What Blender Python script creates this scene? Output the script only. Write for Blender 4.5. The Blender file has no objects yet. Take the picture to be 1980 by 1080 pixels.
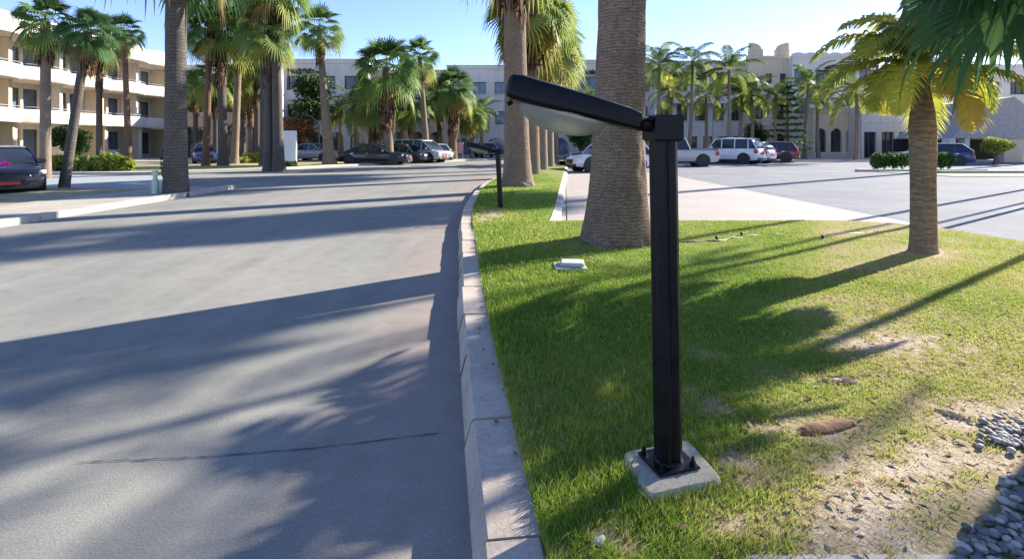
import bpy, math, random
import numpy as np
from mathutils import Vector, Matrix
random.seed(7); rng = np.random.default_rng(11)
S = bpy.context.scene; COL = S.collection
R = math.radians
F = 1000.0; CX = 990.0; HY = 277.0; CAMZ = 1.5
SUN_AZ = 56.0; SUN_EL = 24.0

def at(x, y, z=0.0):
    k = (CAMZ - z) / (y - HY)
    return ((x - CX) * k, F * k)

# ------------------------------------------------------------------ object helpers
def tag(o, label=None, cat=None, group=None, kind=None):
    if label: o['label'] = label
    if cat: o['category'] = cat
    if group: o['group'] = group
    if kind: o['kind'] = kind
    return o

def empty(name, loc, rz=0.0):
    o = bpy.data.objects.new(name, None); COL.objects.link(o)
    o.location = loc; o.rotation_euler = (0, 0, rz); o.empty_display_size = .2
    return o

class MB:
    def __init__(s): s.v = []; s.f = []; s.m = []; s.t = []; s.cm = 0; s.ct = 0.5
    def vert(s, p): s.v.append((p[0], p[1], p[2])); s.t.append(s.ct); return len(s.v) - 1
    def face(s, idx): s.f.append(tuple(idx)); s.m.append(s.cm)
    def poly(s, pts): s.face([s.vert(p) for p in pts])
    def box(s, a, b, mat=None, bev=0.0):
        x0, y0, z0 = a; x1, y1, z1 = b
        if bev > 0:
            e = bev
            # chamfered box: three nested rings per side of z
            def ring(z, i): return [(x0+i, y0+i, z), (x1-i, y0+i, z), (x1-i, y1-i, z), (x0+i, y1-i, z)]
            rs = [ring(z0, e), ring(z0+e, 0), ring(z1-e, 0), ring(z1, e)]
        else:
            rs = [[(x0,y0,z0),(x1,y0,z0),(x1,y1,z0),(x0,y1,z0)], [(x0,y0,z1),(x1,y0,z1),(x1,y1,z1),(x0,y1,z1)]]
        s.loft(rs, mat=mat)
    def loft(s, rings, cap=True, mat=None, closed=True):
        ids = []
        for r in rings:
            ids.append([s.vert(mat @ Vector(p) if mat else p) for p in r])
        n = len(rings[0])
        for a, b in zip(ids, ids[1:]):
            for i in range(n if closed else n-1):
                j = (i+1) % n
                s.face((a[i], a[j], b[j], b[i]))
        if cap:
            s.face(ids[0][::-1]); s.face(ids[-1])
    def tube(s, pts, rads, n=8, cap=True):
        pts = [Vector(p) for p in pts]; rings = []
        for i, p in enumerate(pts):
            d = (pts[min(i+1, len(pts)-1)] - pts[max(i-1, 0)]).normalized()
            u = d.cross(Vector((0, 1, 0.01))); 
            if u.length < .1: u = d.cross(Vector((1, 0, 0)))
            u.normalize(); w = d.cross(u)
            r = rads[i] if hasattr(rads, '__len__') else rads
            rings.append([p + (u*math.cos(2*math.pi*k/n) + w*math.sin(2*math.pi*k/n))*r for k in range(n)])
        s.loft(rings, cap)
    def build(s, name, mats, parent=None, smooth=False, loc=None):
        me = bpy.data.meshes.new(name)
        me.from_pydata(s.v, [], s.f)
        if not isinstance(mats, (list, tuple)): mats = [mats]
        for m in mats: me.materials.append(m)
        if len(mats) > 1: me.polygons.foreach_set('material_index', s.m)
        if len(set(s.t)) > 1:
            a = me.attributes.new('tint', 'FLOAT', 'POINT'); a.data.foreach_set('value', s.t)
        if smooth: me.polygons.foreach_set('use_smooth', [True]*len(me.polygons))
        me.validate(); me.update()
        import bmesh
        if len(me.polygons) < 3000:
            bm = bmesh.new(); bm.from_mesh(me); bmesh.ops.recalc_face_normals(bm, faces=bm.faces); bm.to_mesh(me); bm.free()
        o = bpy.data.objects.new(name, me); COL.objects.link(o)
        if parent: o.parent = parent
        if loc: o.location = loc
        return o

def autosmooth(o, ang=35):
    me = o.data
    me.polygons.foreach_set('use_smooth', [True]*len(me.polygons))
    me.set_sharp_from_angle(angle=R(ang))
    return o

def npmesh(name, V, Fc, nper, mat, tint=None, parent=None, smooth=False):
    me = bpy.data.meshes.new(name)
    me.vertices.add(len(V)); me.vertices.foreach_set('co', V.astype(np.float32).ravel())
    nf = len(Fc); me.loops.add(nf*nper); me.polygons.add(nf)
    me.loops.foreach_set('vertex_index', Fc.astype(np.int32).ravel())
    me.polygons.foreach_set('loop_start', np.arange(nf, dtype=np.int32)*nper)
    me.polygons.foreach_set('loop_total', np.full(nf, nper, dtype=np.int32))
    if smooth: me.polygons.foreach_set('use_smooth', np.ones(nf, dtype=bool))
    me.materials.append(mat)
    if tint is not None:
        for k, v in tint.items():
            a = me.attributes.new(k, 'FLOAT', 'POINT'); a.data.foreach_set('value', v.astype(np.float32))
    me.update(calc_edges=True); me.validate()
    o = bpy.data.objects.new(name, me); COL.objects.link(o)
    if parent: o.parent = parent
    return o

def copy_tree(o, parent=None):
    c = o.copy(); COL.objects.link(c)
    if parent: c.parent = parent
    for ch in list(o.children): copy_tree(ch, c)
    return c

# ------------------------------------------------------------------ noise in numpy
_G = rng.random((256, 256))
def vnoise(x, y, s=1.0, o=0.0):
    x = np.asarray(x)*s + 31.7 + o; y = np.asarray(y)*s + 17.3 + o*1.7
    xi = np.floor(x).astype(int); yi = np.floor(y).astype(int); fx = x-xi; fy = y-yi
    fx = fx*fx*(3-2*fx); fy = fy*fy*(3-2*fy)
    g = lambda a, b: _G[a % 256, b % 256]
    return (g(xi,yi)*(1-fx)+g(xi+1,yi)*fx)*(1-fy) + (g(xi,yi+1)*(1-fx)+g(xi+1,yi+1)*fx)*fy
def fbm(x, y, s=1.0, o=0.0, n=3):
    t = 0; a = 1; w = 0
    for i in range(n): t = t + a*vnoise(x, y, s*2**i, o+i*7.1); w += a; a *= .5
    return t/w

# ------------------------------------------------------------------ materials
def newmat(name):
    m = bpy.data.materials.new(name); m.use_nodes = True
    nt = m.node_tree; nt.nodes.clear()
    out = nt.nodes.new('ShaderNodeOutputMaterial'); b = nt.nodes.new('ShaderNodeBsdfPrincipled')
    nt.links.new(b.outputs[0], out.inputs[0])
    return m, nt, b, out
def N(nt, t, **kw):
    n = nt.nodes.new(t)
    for k, v in kw.items():
        if hasattr(n, k): setattr(n, k, v)
        else: n.inputs[k.replace('_', ' ')].default_value = v
    return n
def ramp(nt, fac, stops):
    r = nt.nodes.new('ShaderNodeValToRGB'); e = r.color_ramp.elements
    while len(e) < len(stops): e.new(.5)
    for i, (p, c) in enumerate(stops):
        e[i].position = p; e[i].color = (*c, 1) if len(c) == 3 else c
    nt.links.new(fac, r.inputs[0]); return r.outputs[0]
def mixc(nt, fac, a, b, mode='MIX'):
    m = nt.nodes.new('ShaderNodeMix'); m.data_type = 'RGBA'; m.blend_type = mode
    for sock, v in ((m.inputs[0], fac), (m.inputs[6], a), (m.inputs[7], b)):
        if isinstance(v, (int, float)): sock.default_value = v
        elif isinstance(v, tuple): sock.default_value = (*v, 1)
        else: nt.links.new(v, sock)
    return m.outputs[2]
def bump(nt, b, h, strength, dist=.01):
    n = N(nt, 'ShaderNodeBump'); n.inputs['Strength'].default_value = strength; n.inputs['Distance'].default_value = dist
    nt.links.new(h, n.inputs['Height']); nt.links.new(n.outputs[0], b.inputs['Normal'])
def noise(nt, vec, scale, detail=4, rough=.6):
    n = N(nt, 'ShaderNodeTexNoise'); n.inputs['Scale'].default_value = scale; n.inputs['Detail'].default_value = detail
    n.inputs['Roughness'].default_value = rough
    if vec is not None: nt.links.new(vec, n.inputs['Vector'])
    return n.outputs[0]
def coords(nt, kind='Object', scale=None):
    c = N(nt, 'ShaderNodeTexCoord').outputs[kind]
    if kind == 'World': pass
    if scale:
        m = N(nt, 'ShaderNodeMapping'); m.inputs['Scale'].default_value = scale; nt.links.new(c, m.inputs[0]); return m.outputs[0]
    return c

def simple(name, col, rough=.6, var=.15, scale=3, metal=0, bumps=0, bscale=60, spec=.5, coat=0):
    m, nt, b, out = newmat(name)
    v = coords(nt)
    n = noise(nt, v, scale, 5)
    lo = tuple(c*(1-var) for c in col); hi = tuple(min(1, c*(1+var)) for c in col)
    nt.links.new(ramp(nt, n, [(.3, lo), (.7, hi)]), b.inputs['Base Color'])
    b.inputs['Roughness'].default_value = rough; b.inputs['Metallic'].default_value = metal
    b.inputs['Specular IOR Level'].default_value = spec; b.inputs['Coat Weight'].default_value = coat
    if bumps: bump(nt, b, noise(nt, v, bscale, 3), bumps)
    return m

def glassy(name, col, rough=.08):
    m, nt, b, out = newmat(name)
    nt.links.new(ramp(nt, noise(nt, coords(nt), .6, 2), [(.35, col), (.7, tuple(c*1.8+.01 for c in col))]), b.inputs['Base Color'])
    b.inputs['Roughness'].default_value = rough; b.inputs['Specular IOR Level'].default_value = .6
    return m

def leafmat(name, stops, transl=.35, rough=.6):
    m, nt, b, out = newmat(name)
    a = N(nt, 'ShaderNodeAttribute'); a.attribute_name = 'tint'
    n = noise(nt, coords(nt), 2.2, 3)
    mth = N(nt, 'ShaderNodeMath', operation='MULTIPLY_ADD'); nt.links.new(n, mth.inputs[0]); mth.inputs[1].default_value = .36; 
    sub = N(nt, 'ShaderNodeMath', operation='SUBTRACT'); nt.links.new(a.outputs['Fac'], sub.inputs[0]); sub.inputs[1].default_value = .18
    nt.links.new(sub.outputs[0], mth.inputs[2])
    c = ramp(nt, mth.outputs[0], stops)
    nt.links.new(c, b.inputs['Base Color']); b.inputs['Roughness'].default_value = rough
    b.inputs['Specular IOR Level'].default_value = .2
    tr = N(nt, 'ShaderNodeBsdfTranslucent')
    tc = mixc(nt, .5, c, (1.0, .95, .25), 'MULTIPLY')
    br = N(nt, 'ShaderNodeBrightContrast'); br.inputs['Bright'].default_value = .03; nt.links.new(tc, br.inputs[0])
    nt.links.new(br.outputs[0], tr.inputs[0])
    mx = N(nt, 'ShaderNodeMixShader'); mx.inputs[0].default_value = transl
    nt.links.new(b.outputs[0], mx.inputs[1]); nt.links.new(tr.outputs[0], mx.inputs[2]); nt.links.new(mx.outputs[0], out.inputs[0])
    return m

M = {}
FANST = [(0.0, (.05,.11,.03)), (.35, (.12,.21,.05)), (.6, (.24,.30,.075)), (.8, (.33,.30,.07)), (1.0, (.30,.18,.08))]
M['fan'] = leafmat('fan_leaf', FANST, .4)
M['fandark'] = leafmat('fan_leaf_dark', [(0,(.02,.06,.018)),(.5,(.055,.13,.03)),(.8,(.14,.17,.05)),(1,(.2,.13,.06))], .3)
M['coco'] = leafmat('coconut_leaf', [(0.0,(.03,.07,.015)),(.35,(.09,.15,.028)),(.6,(.25,.30,.045)),(.85,(.46,.45,.06)),(1.0,(.45,.33,.10))], .45)
M['leaf'] = leafmat('broad_leaf', [(0,(.015,.04,.012)),(.5,(.045,.10,.022)),(.8,(.10,.18,.035)),(1,(.22,.22,.05))], .3)
M['hedge'] = leafmat('hedge_leaf', [(0,(.08,.13,.02)),(.5,(.22,.28,.04)),(.8,(.42,.42,.08)),(1,(.5,.45,.12))], .35)
M['orange'] = leafmat('orange_leaf', [(0,(.12,.06,.03)),(.5,(.32,.15,.06)),(1,(.45,.25,.12))], .3)
M['dead'] = leafmat('dead_frond', [(0,(.07,.035,.02)),(.5,(.18,.10,.055)),(1,(.32,.21,.12))], .15, .8)
M['grassm'] = leafmat('grass_blade', [(0,(.10,.20,.016)),(.3,(.20,.31,.028)),(.55,(.31,.37,.055)),(.8,(.44,.39,.15)),(1.0,(.52,.43,.26))], .4, .5)

def trunkmat(name, dark, light, ringscale=14, fib=True, bumpy=.6, stripe=.5):
    m, nt, b, out = newmat(name)
    v = coords(nt)
    # wobble height, then rings
    w = N(nt, 'ShaderNodeTexWave', wave_type='BANDS', bands_direction='Z', wave_profile='SAW')
    w.inputs['Scale'].default_value = ringscale/6.283; w.inputs['Distortion'].default_value = 6.0; w.inputs['Detail'].default_value = 3
    w.inputs['Detail Scale'].default_value = 1.6; w.inputs['Detail Roughness'].default_value = .6
    nt.links.new(v, w.inputs[0])
    n1 = noise(nt, coords(nt, 'Object', (1,1,.25)), 38, 4, .7)
    n2 = noise(nt, v, 1.7, 4)
    n3 = noise(nt, coords(nt, 'Object', (1,1,7)), 11, 6, .8)
    c = mixc(nt, n1, dark, light)
    c = mixc(nt, stripe, c, ramp(nt, w.outputs[0], [(0, (.35,.33,.32)), (.25,(.8,.78,.76)), (.8,(1.15,1.13,1.1)), (1,(.55,.52,.5))]), 'MULTIPLY')
    c = mixc(nt, .55, c, ramp(nt, n2, [(.3,(.62,.6,.58)), (.7,(1.2,1.18,1.12))]), 'MULTIPLY')
    c = mixc(nt, .85, c, ramp(nt, n3, [(.36,(.38,.36,.34)), (.58,(1.2,1.18,1.15))]), 'MULTIPLY')
    nt.links.new(c, b.inputs['Base Color']); b.inputs['Roughness'].default_value = .9; b.inputs['Specular IOR Level'].default_value = .2
    ad = N(nt, 'ShaderNodeMath', operation='MULTIPLY_ADD'); nt.links.new(w.outputs[0], ad.inputs[0]); ad.inputs[1].default_value = .8
    ad2 = N(nt, 'ShaderNodeMath', operation='ADD'); nt.links.new(n1, ad2.inputs[0]); nt.links.new(n3, ad2.inputs[1])
    nt.links.new(ad2.outputs[0], ad.inputs[2])
    bump(nt, b, ad.outputs[0], bumpy, .02)
    return m
M['bark'] = trunkmat('palm_bark', (.12,.09,.07), (.47,.37,.29), 46, stripe=.75, bumpy=.9)
M['bark_far'] = trunkmat('palm_bark_far', (.16,.13,.10), (.36,.295,.235), 24)
M['bark_grey'] = trunkmat('palm_bark_grey', (.06,.055,.052), (.20,.185,.17), 22, stripe=.7)
M['bark_red'] = trunkmat('palm_bark_red', (.12,.07,.05), (.28,.18,.13), 16)
M['bark_coco'] = trunkmat('coconut_bark', (.19,.145,.105), (.40,.32,.245), 36, bumpy=.5, stripe=.3)
M['wood'] = simple('tree_wood', (.14,.10,.07), .9, .4, 8, bumps=.5)

# road ----------------------------------------------------------------
def roadmat(name, a, bcol, streak=True, kerbpink=True):
    m, nt, b, out = newmat(name)
    v = coords(nt)
    n1 = noise(nt, v, .45, 5, .6); n2 = noise(nt, v, 5, 6, .7); n3 = noise(nt, v, 110, 4, .75)
    c = mixc(nt, ramp(nt, n1, [(.35,(0,0,0)), (.65,(1,1,1))]), a, bcol)
    if kerbpink:
        at_ = N(nt, 'ShaderNodeAttribute'); at_.attribute_name = 'gutter'
        mm = N(nt, 'ShaderNodeMath', operation='MULTIPLY_ADD'); nt.links.new(n1, mm.inputs[0]); mm.inputs[1].default_value = .6
        s2 = N(nt, 'ShaderNodeMath', operation='SUBTRACT'); nt.links.new(at_.outputs['Fac'], s2.inputs[0]); s2.inputs[1].default_value = .3
        nt.links.new(s2.outputs[0], mm.inputs[2])
        c = mixc(nt, ramp(nt, mm.outputs[0], [(.2,(0,0,0)), (.6,(1,1,1))]), c, (.275,.238,.205))
    c = mixc(nt, .5, c, ramp(nt, n2, [(.3,(.78,.78,.78)), (.7,(1.15,1.15,1.15))]), 'MULTIPLY')
    c = mixc(nt, .55, c, ramp(nt, n3, [(.3,(.45,.45,.45)), (.5,(1.0,1.0,1.0)), (.7,(1.7,1.7,1.68))]), 'MULTIPLY')
    c = mixc(nt, ramp(nt, noise(nt, v, 1.3, 6, .75), [(.60,(0,0,0)), (.72,(.5,.5,.5))]), c, (.13,.13,.125))
    c = mixc(nt, ramp(nt, noise(nt, v, 34, 3, .6), [(.70,(0,0,0)), (.76,(.7,.7,.7))]), c, (.42,.41,.38))
    # faint directional wear
    n4 = noise(nt, coords(nt, 'Object', (1.2,.12,1)), 2.3, 4, .6)
    c = mixc(nt, .5, c, ramp(nt, n4, [(.35,(.85,.85,.86)), (.65,(1.1,1.1,1.09))]), 'MULTIPLY')
    nt.links.new(c, b.inputs['Base Color']); b.inputs['Roughness'].default_value = .95; b.inputs['Specular IOR Level'].default_value = .1
    bump(nt, b, n3, .5, .004)
    return m
M['road'] = roadmat('road_surface', (.215,.215,.188), (.275,.262,.228))
M['asphalt'] = roadmat('parking_asphalt', (.185,.19,.20), (.235,.24,.248), kerbpink=False)
M['sand'] = roadmat('sandy_ground', (.36,.32,.26), (.44,.40,.33), kerbpink=False)
def pavermat():
    m, nt, b, out = newmat('pink_pavers')
    v = coords(nt)
    br = N(nt, 'ShaderNodeTexBrick'); nt.links.new(v, br.inputs[0])
    br.inputs['Scale'].default_value = 2.2; br.inputs['Mortar Size'].default_value = .012; br.inputs['Color1'].default_value = (.36,.31,.275,1)
    br.inputs['Color2'].default_value = (.33,.285,.25,1); br.inputs['Mortar'].default_value = (.28,.225,.19,1)
    c = mixc(nt, .6, br.outputs[0], ramp(nt, noise(nt, v, .8, 5), [(.3,(.8,.8,.8)), (.7,(1.15,1.13,1.1))]), 'MULTIPLY')
    nt.links.new(c, b.inputs['Base Color']); b.inputs['Roughness'].default_value = .85
    return m
M['paver'] = pavermat()
def concrete(name, col, dirt=(.16,.13,.10), joint=None):
    m, nt, b, out = newmat(name)
    v = coords(nt)
    n1 = noise(nt, v, 3.2, 6, .65); n2 = noise(nt, v, 45, 4, .7)
    c = mixc(nt, ramp(nt, n1, [(.40,(0,0,0)), (.75,(.75,.75,.75))]), col, tuple(c*.62 for c in col))
    c = mixc(nt, ramp(nt, noise(nt, v, 9, 5, .7), [(.55,(0,0,0)), (.72,(.6,.6,.6))]), c, (.42,.31,.21))
    c = mixc(nt, .6, c, ramp(nt, n2, [(.3,(.68,.68,.68)), (.65,(1.15,1.15,1.15))]), 'MULTIPLY')
    nt.links.new(c, b.inputs['Base Color']); b.inputs['Roughness'].default_value = .88; b.inputs['Specular IOR Level'].default_value = .25
    bump(nt, b, n2, .5, .006)
    return m
M['kerb'] = concrete('kerb_concrete', (.50,.42,.34))
M['kerbwhite'] = concrete('pale_kerb', (.50,.45,.39))
M['block'] = concrete('block_concrete', (.44,.40,.31))
M['joint'] = simple('dirt_joint', (.07,.055,.045), .95)
M['crack'] = simple('crack_filler', (.035,.035,.04), .9)
def wallmat(name, col):
    m, nt, b, out = newmat(name); v = coords(nt)
    c = mixc(nt, ramp(nt, noise(nt, v, .5, 5, .6), [(.3,(.35,.35,.35)), (.75,(0,0,0))]), col, tuple(x*.8 for x in col))
    c = mixc(nt, .6, c, ramp(nt, noise(nt, coords(nt, 'Object', (2.5,2.5,.22)), 1.2, 5, .65), [(.3,(.78,.76,.72)), (.6,(1.04,1.04,1.04))]), 'MULTIPLY')
    nt.links.new(c, b.inputs['Base Color']); b.inputs['Roughness'].default_value = .88; b.inputs['Specular IOR Level'].default_value = .2
    return m
M['white'] = simple('white_render', (.70,.64,.56), .8, .06, .5)
M['bluewhite'] = simple('cool_white_render', (.66,.61,.55), .8, .06, .4)
M['cream'] = simple('cream_render', (.64,.53,.38), .85, .08, .5)
M['white'] = wallmat('white_wall', (.70,.64,.56)); M['bluewhite'] = wallmat('pale_wall', (.66,.61,.55)); M['cream'] = wallmat('cream_wall', (.64,.53,.38))
M['stone'] = simple('tan_stone', (.42,.34,.25), .9, .15, 1.5)
M['brown'] = simple('brown_timber', (.08,.05,.035), .8, .2, 3)
M['glass'] = glassy('window_glass', (.02,.028,.035))
M['glassblue'] = glassy('window_glass_blue', (.06,.10,.15))
M['frame'] = simple('window_frame', (.10,.085,.07), .6)
M['rail'] = simple('balcony_rail', (.22,.24,.26), .5)
M['roofgrey'] = simple('grey_roof', (.35,.33,.31), .85, .1)
M['metalblack'] = None
M['tyre'] = simple('tyre_rubber', (.018,.018,.02), .85)
M['rim'] = simple('alloy_rim', (.45,.46,.48), .3, .1, metal=.8)
M['chrome'] = simple('chrome', (.7,.7,.72), .12, .03, metal=1)
M['trim'] = simple('black_trim', (.02,.02,.022), .6)
M['carglass'] = glassy('car_glass', (.012,.016,.022), .05)
M['lampglass'] = simple('headlight_lens', (.6,.62,.65), .1)
M['tail'] = simple('tail_light', (.35,.02,.02), .2)
M['plate'] = simple('number_plate', (.5,.05,.04), .4)
for n_, c_ in dict(black=(.012,.013,.018), silver=(.32,.34,.37), dark=(.03,.035,.045), white=(.72,.73,.74), beige=(.50,.48,.44), ltblue=(.50,.58,.68), maroon=(.16,.025,.035), blue=(.03,.05,.16)).items():
    M['p_'+n_] = simple('paint_'+n_, c_, .28, .04, 1, coat=.8, metal=.0)
M['pink'] = simple('pink_cloth', (.75,.03,.28), .8)
M['palegreen'] = simple('pale_green_metal', (.45,.55,.42), .5)
M['signwhite'] = simple('white_panel', (.78,.79,.82), .5, .03)
M['signred'] = simple('sign_red', (.5,.05,.05), .5)
M['pebble'] = leafmat('pebble_stone', [(0,(.12,.12,.12)),(.5,(.22,.21,.20)),(1,(.48,.43,.37))], 0.0, .7)
M['hose'] = simple('hose_plastic', (.12,.11,.09), .6)
M['sheath'] = simple('dry_palm_sheath', (.24,.11,.05), .85, .35, 12, bumps=.6, bscale=40)
M['stick'] = simple('dry_stick', (.42,.30,.18), .85, .3, 20)
M['whitestone'] = simple('white_stone', (.66,.60,.52), .8, .15, 20, bumps=.4)

def blackmetal():
    m, nt, b, out = newmat('black_painted_metal')
    v = coords(nt)
    n1 = noise(nt, v, 9, 6, .7); n2 = noise(nt, v, 70, 4, .7)
    c = mixc(nt, ramp(nt, n1, [(.48,(0,0,0)), (.8,(.5,.5,.5))]), (.004,.004,.005), (.022,.023,.028))
    c = mixc(nt, ramp(nt, n2, [(.66,(0,0,0)), (.76,(.55,.55,.55))]), c, (.07,.075,.09))
    nt.links.new(c, b.inputs['Base Color'])
    nt.links.new(ramp(nt, n1, [(.3,(.28,.28,.28)), (.75,(.6,.6,.6))]), b.inputs['Roughness'])
    b.inputs['Specular IOR Level'].default_value = .22
    bump(nt, b, n2, .25, .003)
    return m
M['metalblack'] = blackmetal()
def bowlmat():
    m, nt, b, out = newmat('dusty_lamp_glass')
    v = coords(nt); n = noise(nt, v, 14, 5, .7)
    nt.links.new(ramp(nt, n, [(.3,(.34,.35,.31)), (.7,(.50,.51,.45))]), b.inputs['Base Color'])
    b.inputs['Roughness'].default_value = .25; b.inputs['Transmission Weight'].default_value = .25
    b.inputs['Subsurface Weight'].default_value = .0
    tr = N(nt, 'ShaderNodeBsdfTranslucent'); tr.inputs[0].default_value = (.64,.67,.55,1)
    mx = N(nt, 'ShaderNodeMixShader'); mx.inputs[0].default_value = .5
    nt.links.new(b.outputs[0], mx.inputs[1]); nt.links.new(tr.outputs[0], mx.inputs[2]); nt.links.new(mx.outputs[0], out.inputs[0])
    return m
M['bowl'] = bowlmat()
def lawnmat():
    m, nt, b, out = newmat('lawn_soil')
    a = N(nt, 'ShaderNodeAttribute'); a.attribute_name = 'dry'
    v = coords(nt)
    mm = N(nt, 'ShaderNodeMath', operation='MULTIPLY_ADD'); nt.links.new(noise(nt, v, 22, 5, .7), mm.inputs[0]); mm.inputs[1].default_value = .6
    s2 = N(nt, 'ShaderNodeMath', operation='SUBTRACT'); nt.links.new(a.outputs['Fac'], s2.inputs[0]); s2.inputs[1].default_value = .3
    nt.links.new(s2.outputs[0], mm.inputs[2])
    c = ramp(nt, mm.outputs[0], [(0,(.09,.17,.02)), (.28,(.15,.22,.035)), (.5,(.24,.25,.07)), (.72,(.33,.27,.15)), (.9,(.40,.32,.22)), (1,(.48,.39,.29))])
    c = mixc(nt, .7, c, ramp(nt, noise(nt, v, 60, 4, .75), [(.3,(.55,.55,.55)), (.65,(1.2,1.2,1.2))]), 'MULTIPLY')
    nt.links.new(c, b.inputs['Base Color']); b.inputs['Roughness'].default_value = .95; b.inputs['Specular IOR Level'].default_value = .1
    bump(nt, b, noise(nt, v, 30, 5, .7), .7, .03)
    return m
M['lawn'] = lawnmat()
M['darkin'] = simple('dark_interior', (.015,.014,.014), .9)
#@@SETTING
# ================================================================== SETTING
KZ = .14
KO = [(-.02,1.2),(-.079,1.713),(-.137,2.11),(-.1975,2.5),(-.311,3.45),(-.413,4.345),(-.54,5.5),(-.67,6.9),(-.889,8.89),(-1.03,11.3),(-1.08,14.6),(-.95,18.1),(-.55,21.6),(.35,25.7),(1.7,30.2),(3.1,33.2)]
_ky = np.array([p[1] for p in KO]); _kx = np.array([p[0] for p in KO])
def smooth_x(y):
    y = np.asarray(y, dtype=float)
    return sum(np.interp(y+d, _ky, _kx, left=None) for d in (-.6,-.3,0,.3,.6))/5
def kerb_outer(y): return smooth_x(y)
def kerb_inner(y): return smooth_x(y) + .205*(1 + np.clip((np.asarray(y)-20)/13, 0, 1)*.7)
FARY = 8.9
def lawn_right(y):
    y = np.asarray(y, dtype=float)
    r = np.interp(y, [0, 7.0, 7.9, 8.4, 8.75, FARY], [6.9, 6.9, 6.8, 6.6, 6.2, 5.6])
    r2 = np.interp(y, [FARY, 10, 31, 33.2], [.62, .78, 3.2, 3.3])
    return np.where(y <= FARY, r, r2)
def lawn_z(x, y): return KZ + .012 + .035*(fbm(x, y, .7, 3)-.5) + .02*np.clip((np.asarray(x)-kerb_inner(y))*1.5, 0, 1)

# dryness field ------------------------------------------------------
PATCH = [] # x, y, rx, ry, strength
for px, py, rx, ry, s in [(1735,668,.42,.17,1.1),(1790,655,.2,.08,1),(1690,655,.2,.07,.9),(1600,738,.16,.07,.7),(1660,960,.16,.12,1.1),(1730,985,.16,.06,1.0),(1600,905,.2,.1,.5),(1440,915,.10,.12,.9),(1180,1050,.14,.10,.9),
    (1100,1060,.06,.1,.7),(1570,830,.3,.08,.6),(1480,835,.12,.06,.7),(1780,900,.35,.2,.75),(1880,900,.2,.15,.9),(1700,1060,.25,.15,.8),(1560,1040,.2,.12,.6),(1420,1040,.12,.12,.5),(1890,800,.3,.12,.7),(1380,790,.12,.14,.65),(1350,690,.18,.12,.5),(1340,750,.1,.1,.5),
    (950,412,.32,.55,1.1),(935,425,.2,.5,.7),(1125,500,.3,.3,.35),(1180,475,.75,.32,.55),(1785,490,.5,.3,.5),(1000,362,.7,.8,.5),(1960,840,.3,.2,.9),(1560,600,.5,.3,.2)]:
    X, Y = at(px, py, .16); PATCH.append((X, Y, rx, ry, s))
def dry(x, y):
    d = .23 + .5*(fbm(x, y, .55, 1.3)-.45) + .35*(fbm(x, y, 3.0, 9.1)-.5)
    # drier towards the lower right corner of the lawn
    g = np.clip((np.asarray(x)*1.0 - (np.asarray(y)-1.5)*.62)*.5 - .16, 0, .34)
    d = d + g
    d = d + .14*np.clip((np.asarray(y)-6.5)/3, 0, 1)*(np.asarray(x) > 1.5)
    e = 0
    for X, Y, rx, ry, s in PATCH:
        q = ((x-X)/rx)**2 + ((y-Y)/ry)**2
        e = np.maximum(e, s*np.exp(-q*.9)*np.clip(3.2*fbm(x, y, 13, 4.4, 4)-.85, 0, 1.6))
    return np.clip(d+e*.62, 0, 1)

def struct(name, mb, mat, **k):
    o = mb.build(name, mat, **k); o['kind'] = 'structure'; return o

# ground to the horizon
m = MB(); m.poly([(-600,-60,-.012),(600,-60,-.012),(600,900,-.012),(-600,900,-.012)])
struct('ground', m, M['sand'])
# main road, built as rows so it can carry the gutter attribute
ys = np.concatenate([np.arange(-6, 12, .12), np.arange(12, 60, .6)])
far_edge = lambda y: np.interp(y, [-10, 13, 17, 24.6, 29.4, 34.9, 46.9, 60], [-9.1, -9.2, -9.6, -17.5, -12.9, -10.1, -1.6, 9])
nc = 70; V = []; G = []
for y in ys:
    xr = float(kerb_outer(y))+.03 if y <= 33 else float(np.interp(y, [33, 40, 47, 60], [3.1, 7, 9, 12]))
    xl = float(far_edge(y)); xl = min(xl, xr-.2)
    if 16.6 < y < 24.6: xl = float(np.interp(y, [16.6, 17.2, 24.0, 24.6], [-9.6, -11.2, -16.2, -17.5]))
    t = np.linspace(0, 1, nc)**.6
    for q in t: 
        x = xl+(xr-xl)*q; V.append((x, y, 0)); G.append(max(0, 1-(xr-x)/ (1.15+.04*max(y,0))))
idx = np.arange(len(ys)*nc).reshape(len(ys), nc)
Fq = np.stack([idx[:-1,:-1], idx[:-1,1:], idx[1:,1:], idx[1:,:-1]], -1).reshape(-1, 4)
o = npmesh('road', np.array(V), Fq, 4, M['road'], {'gutter': np.array(G)}); o['kind'] = 'structure'
# side road leaving to the left
m = MB(); m.poly([(-60,16.8,-.004),(-9.3,16.8,-.004),(-9.3,24.5,-.004),(-60,24.5,-.004)])
struct('side_road', m, simple('side_road_surface', (.30,.325,.32), .85, .1, .8))
# the wide road and car park on the right
m = MB(); m.poly([(7.5,-20,-.004),(80,-20,-.004),(80,44,-.004),(6.0,44,-.004),(6.0,26.5,-.004),(7.5,26,-.004)])
struct('car_park_road', m, M['asphalt'])
m = MB(); m.poly([(.95,FARY-.1,.004),(7.5,FARY-.1,.004),(7.5,26.2,.004),(2.9,28.0,.004)])
struct('paved_parking', m, M['paver'])
m = MB(); m.poly([(2.9,28.0,0),(7.5,26.2,0),(8,44,0),(3.4,44,0)])
struct('drive', m, M['asphalt'])
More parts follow.
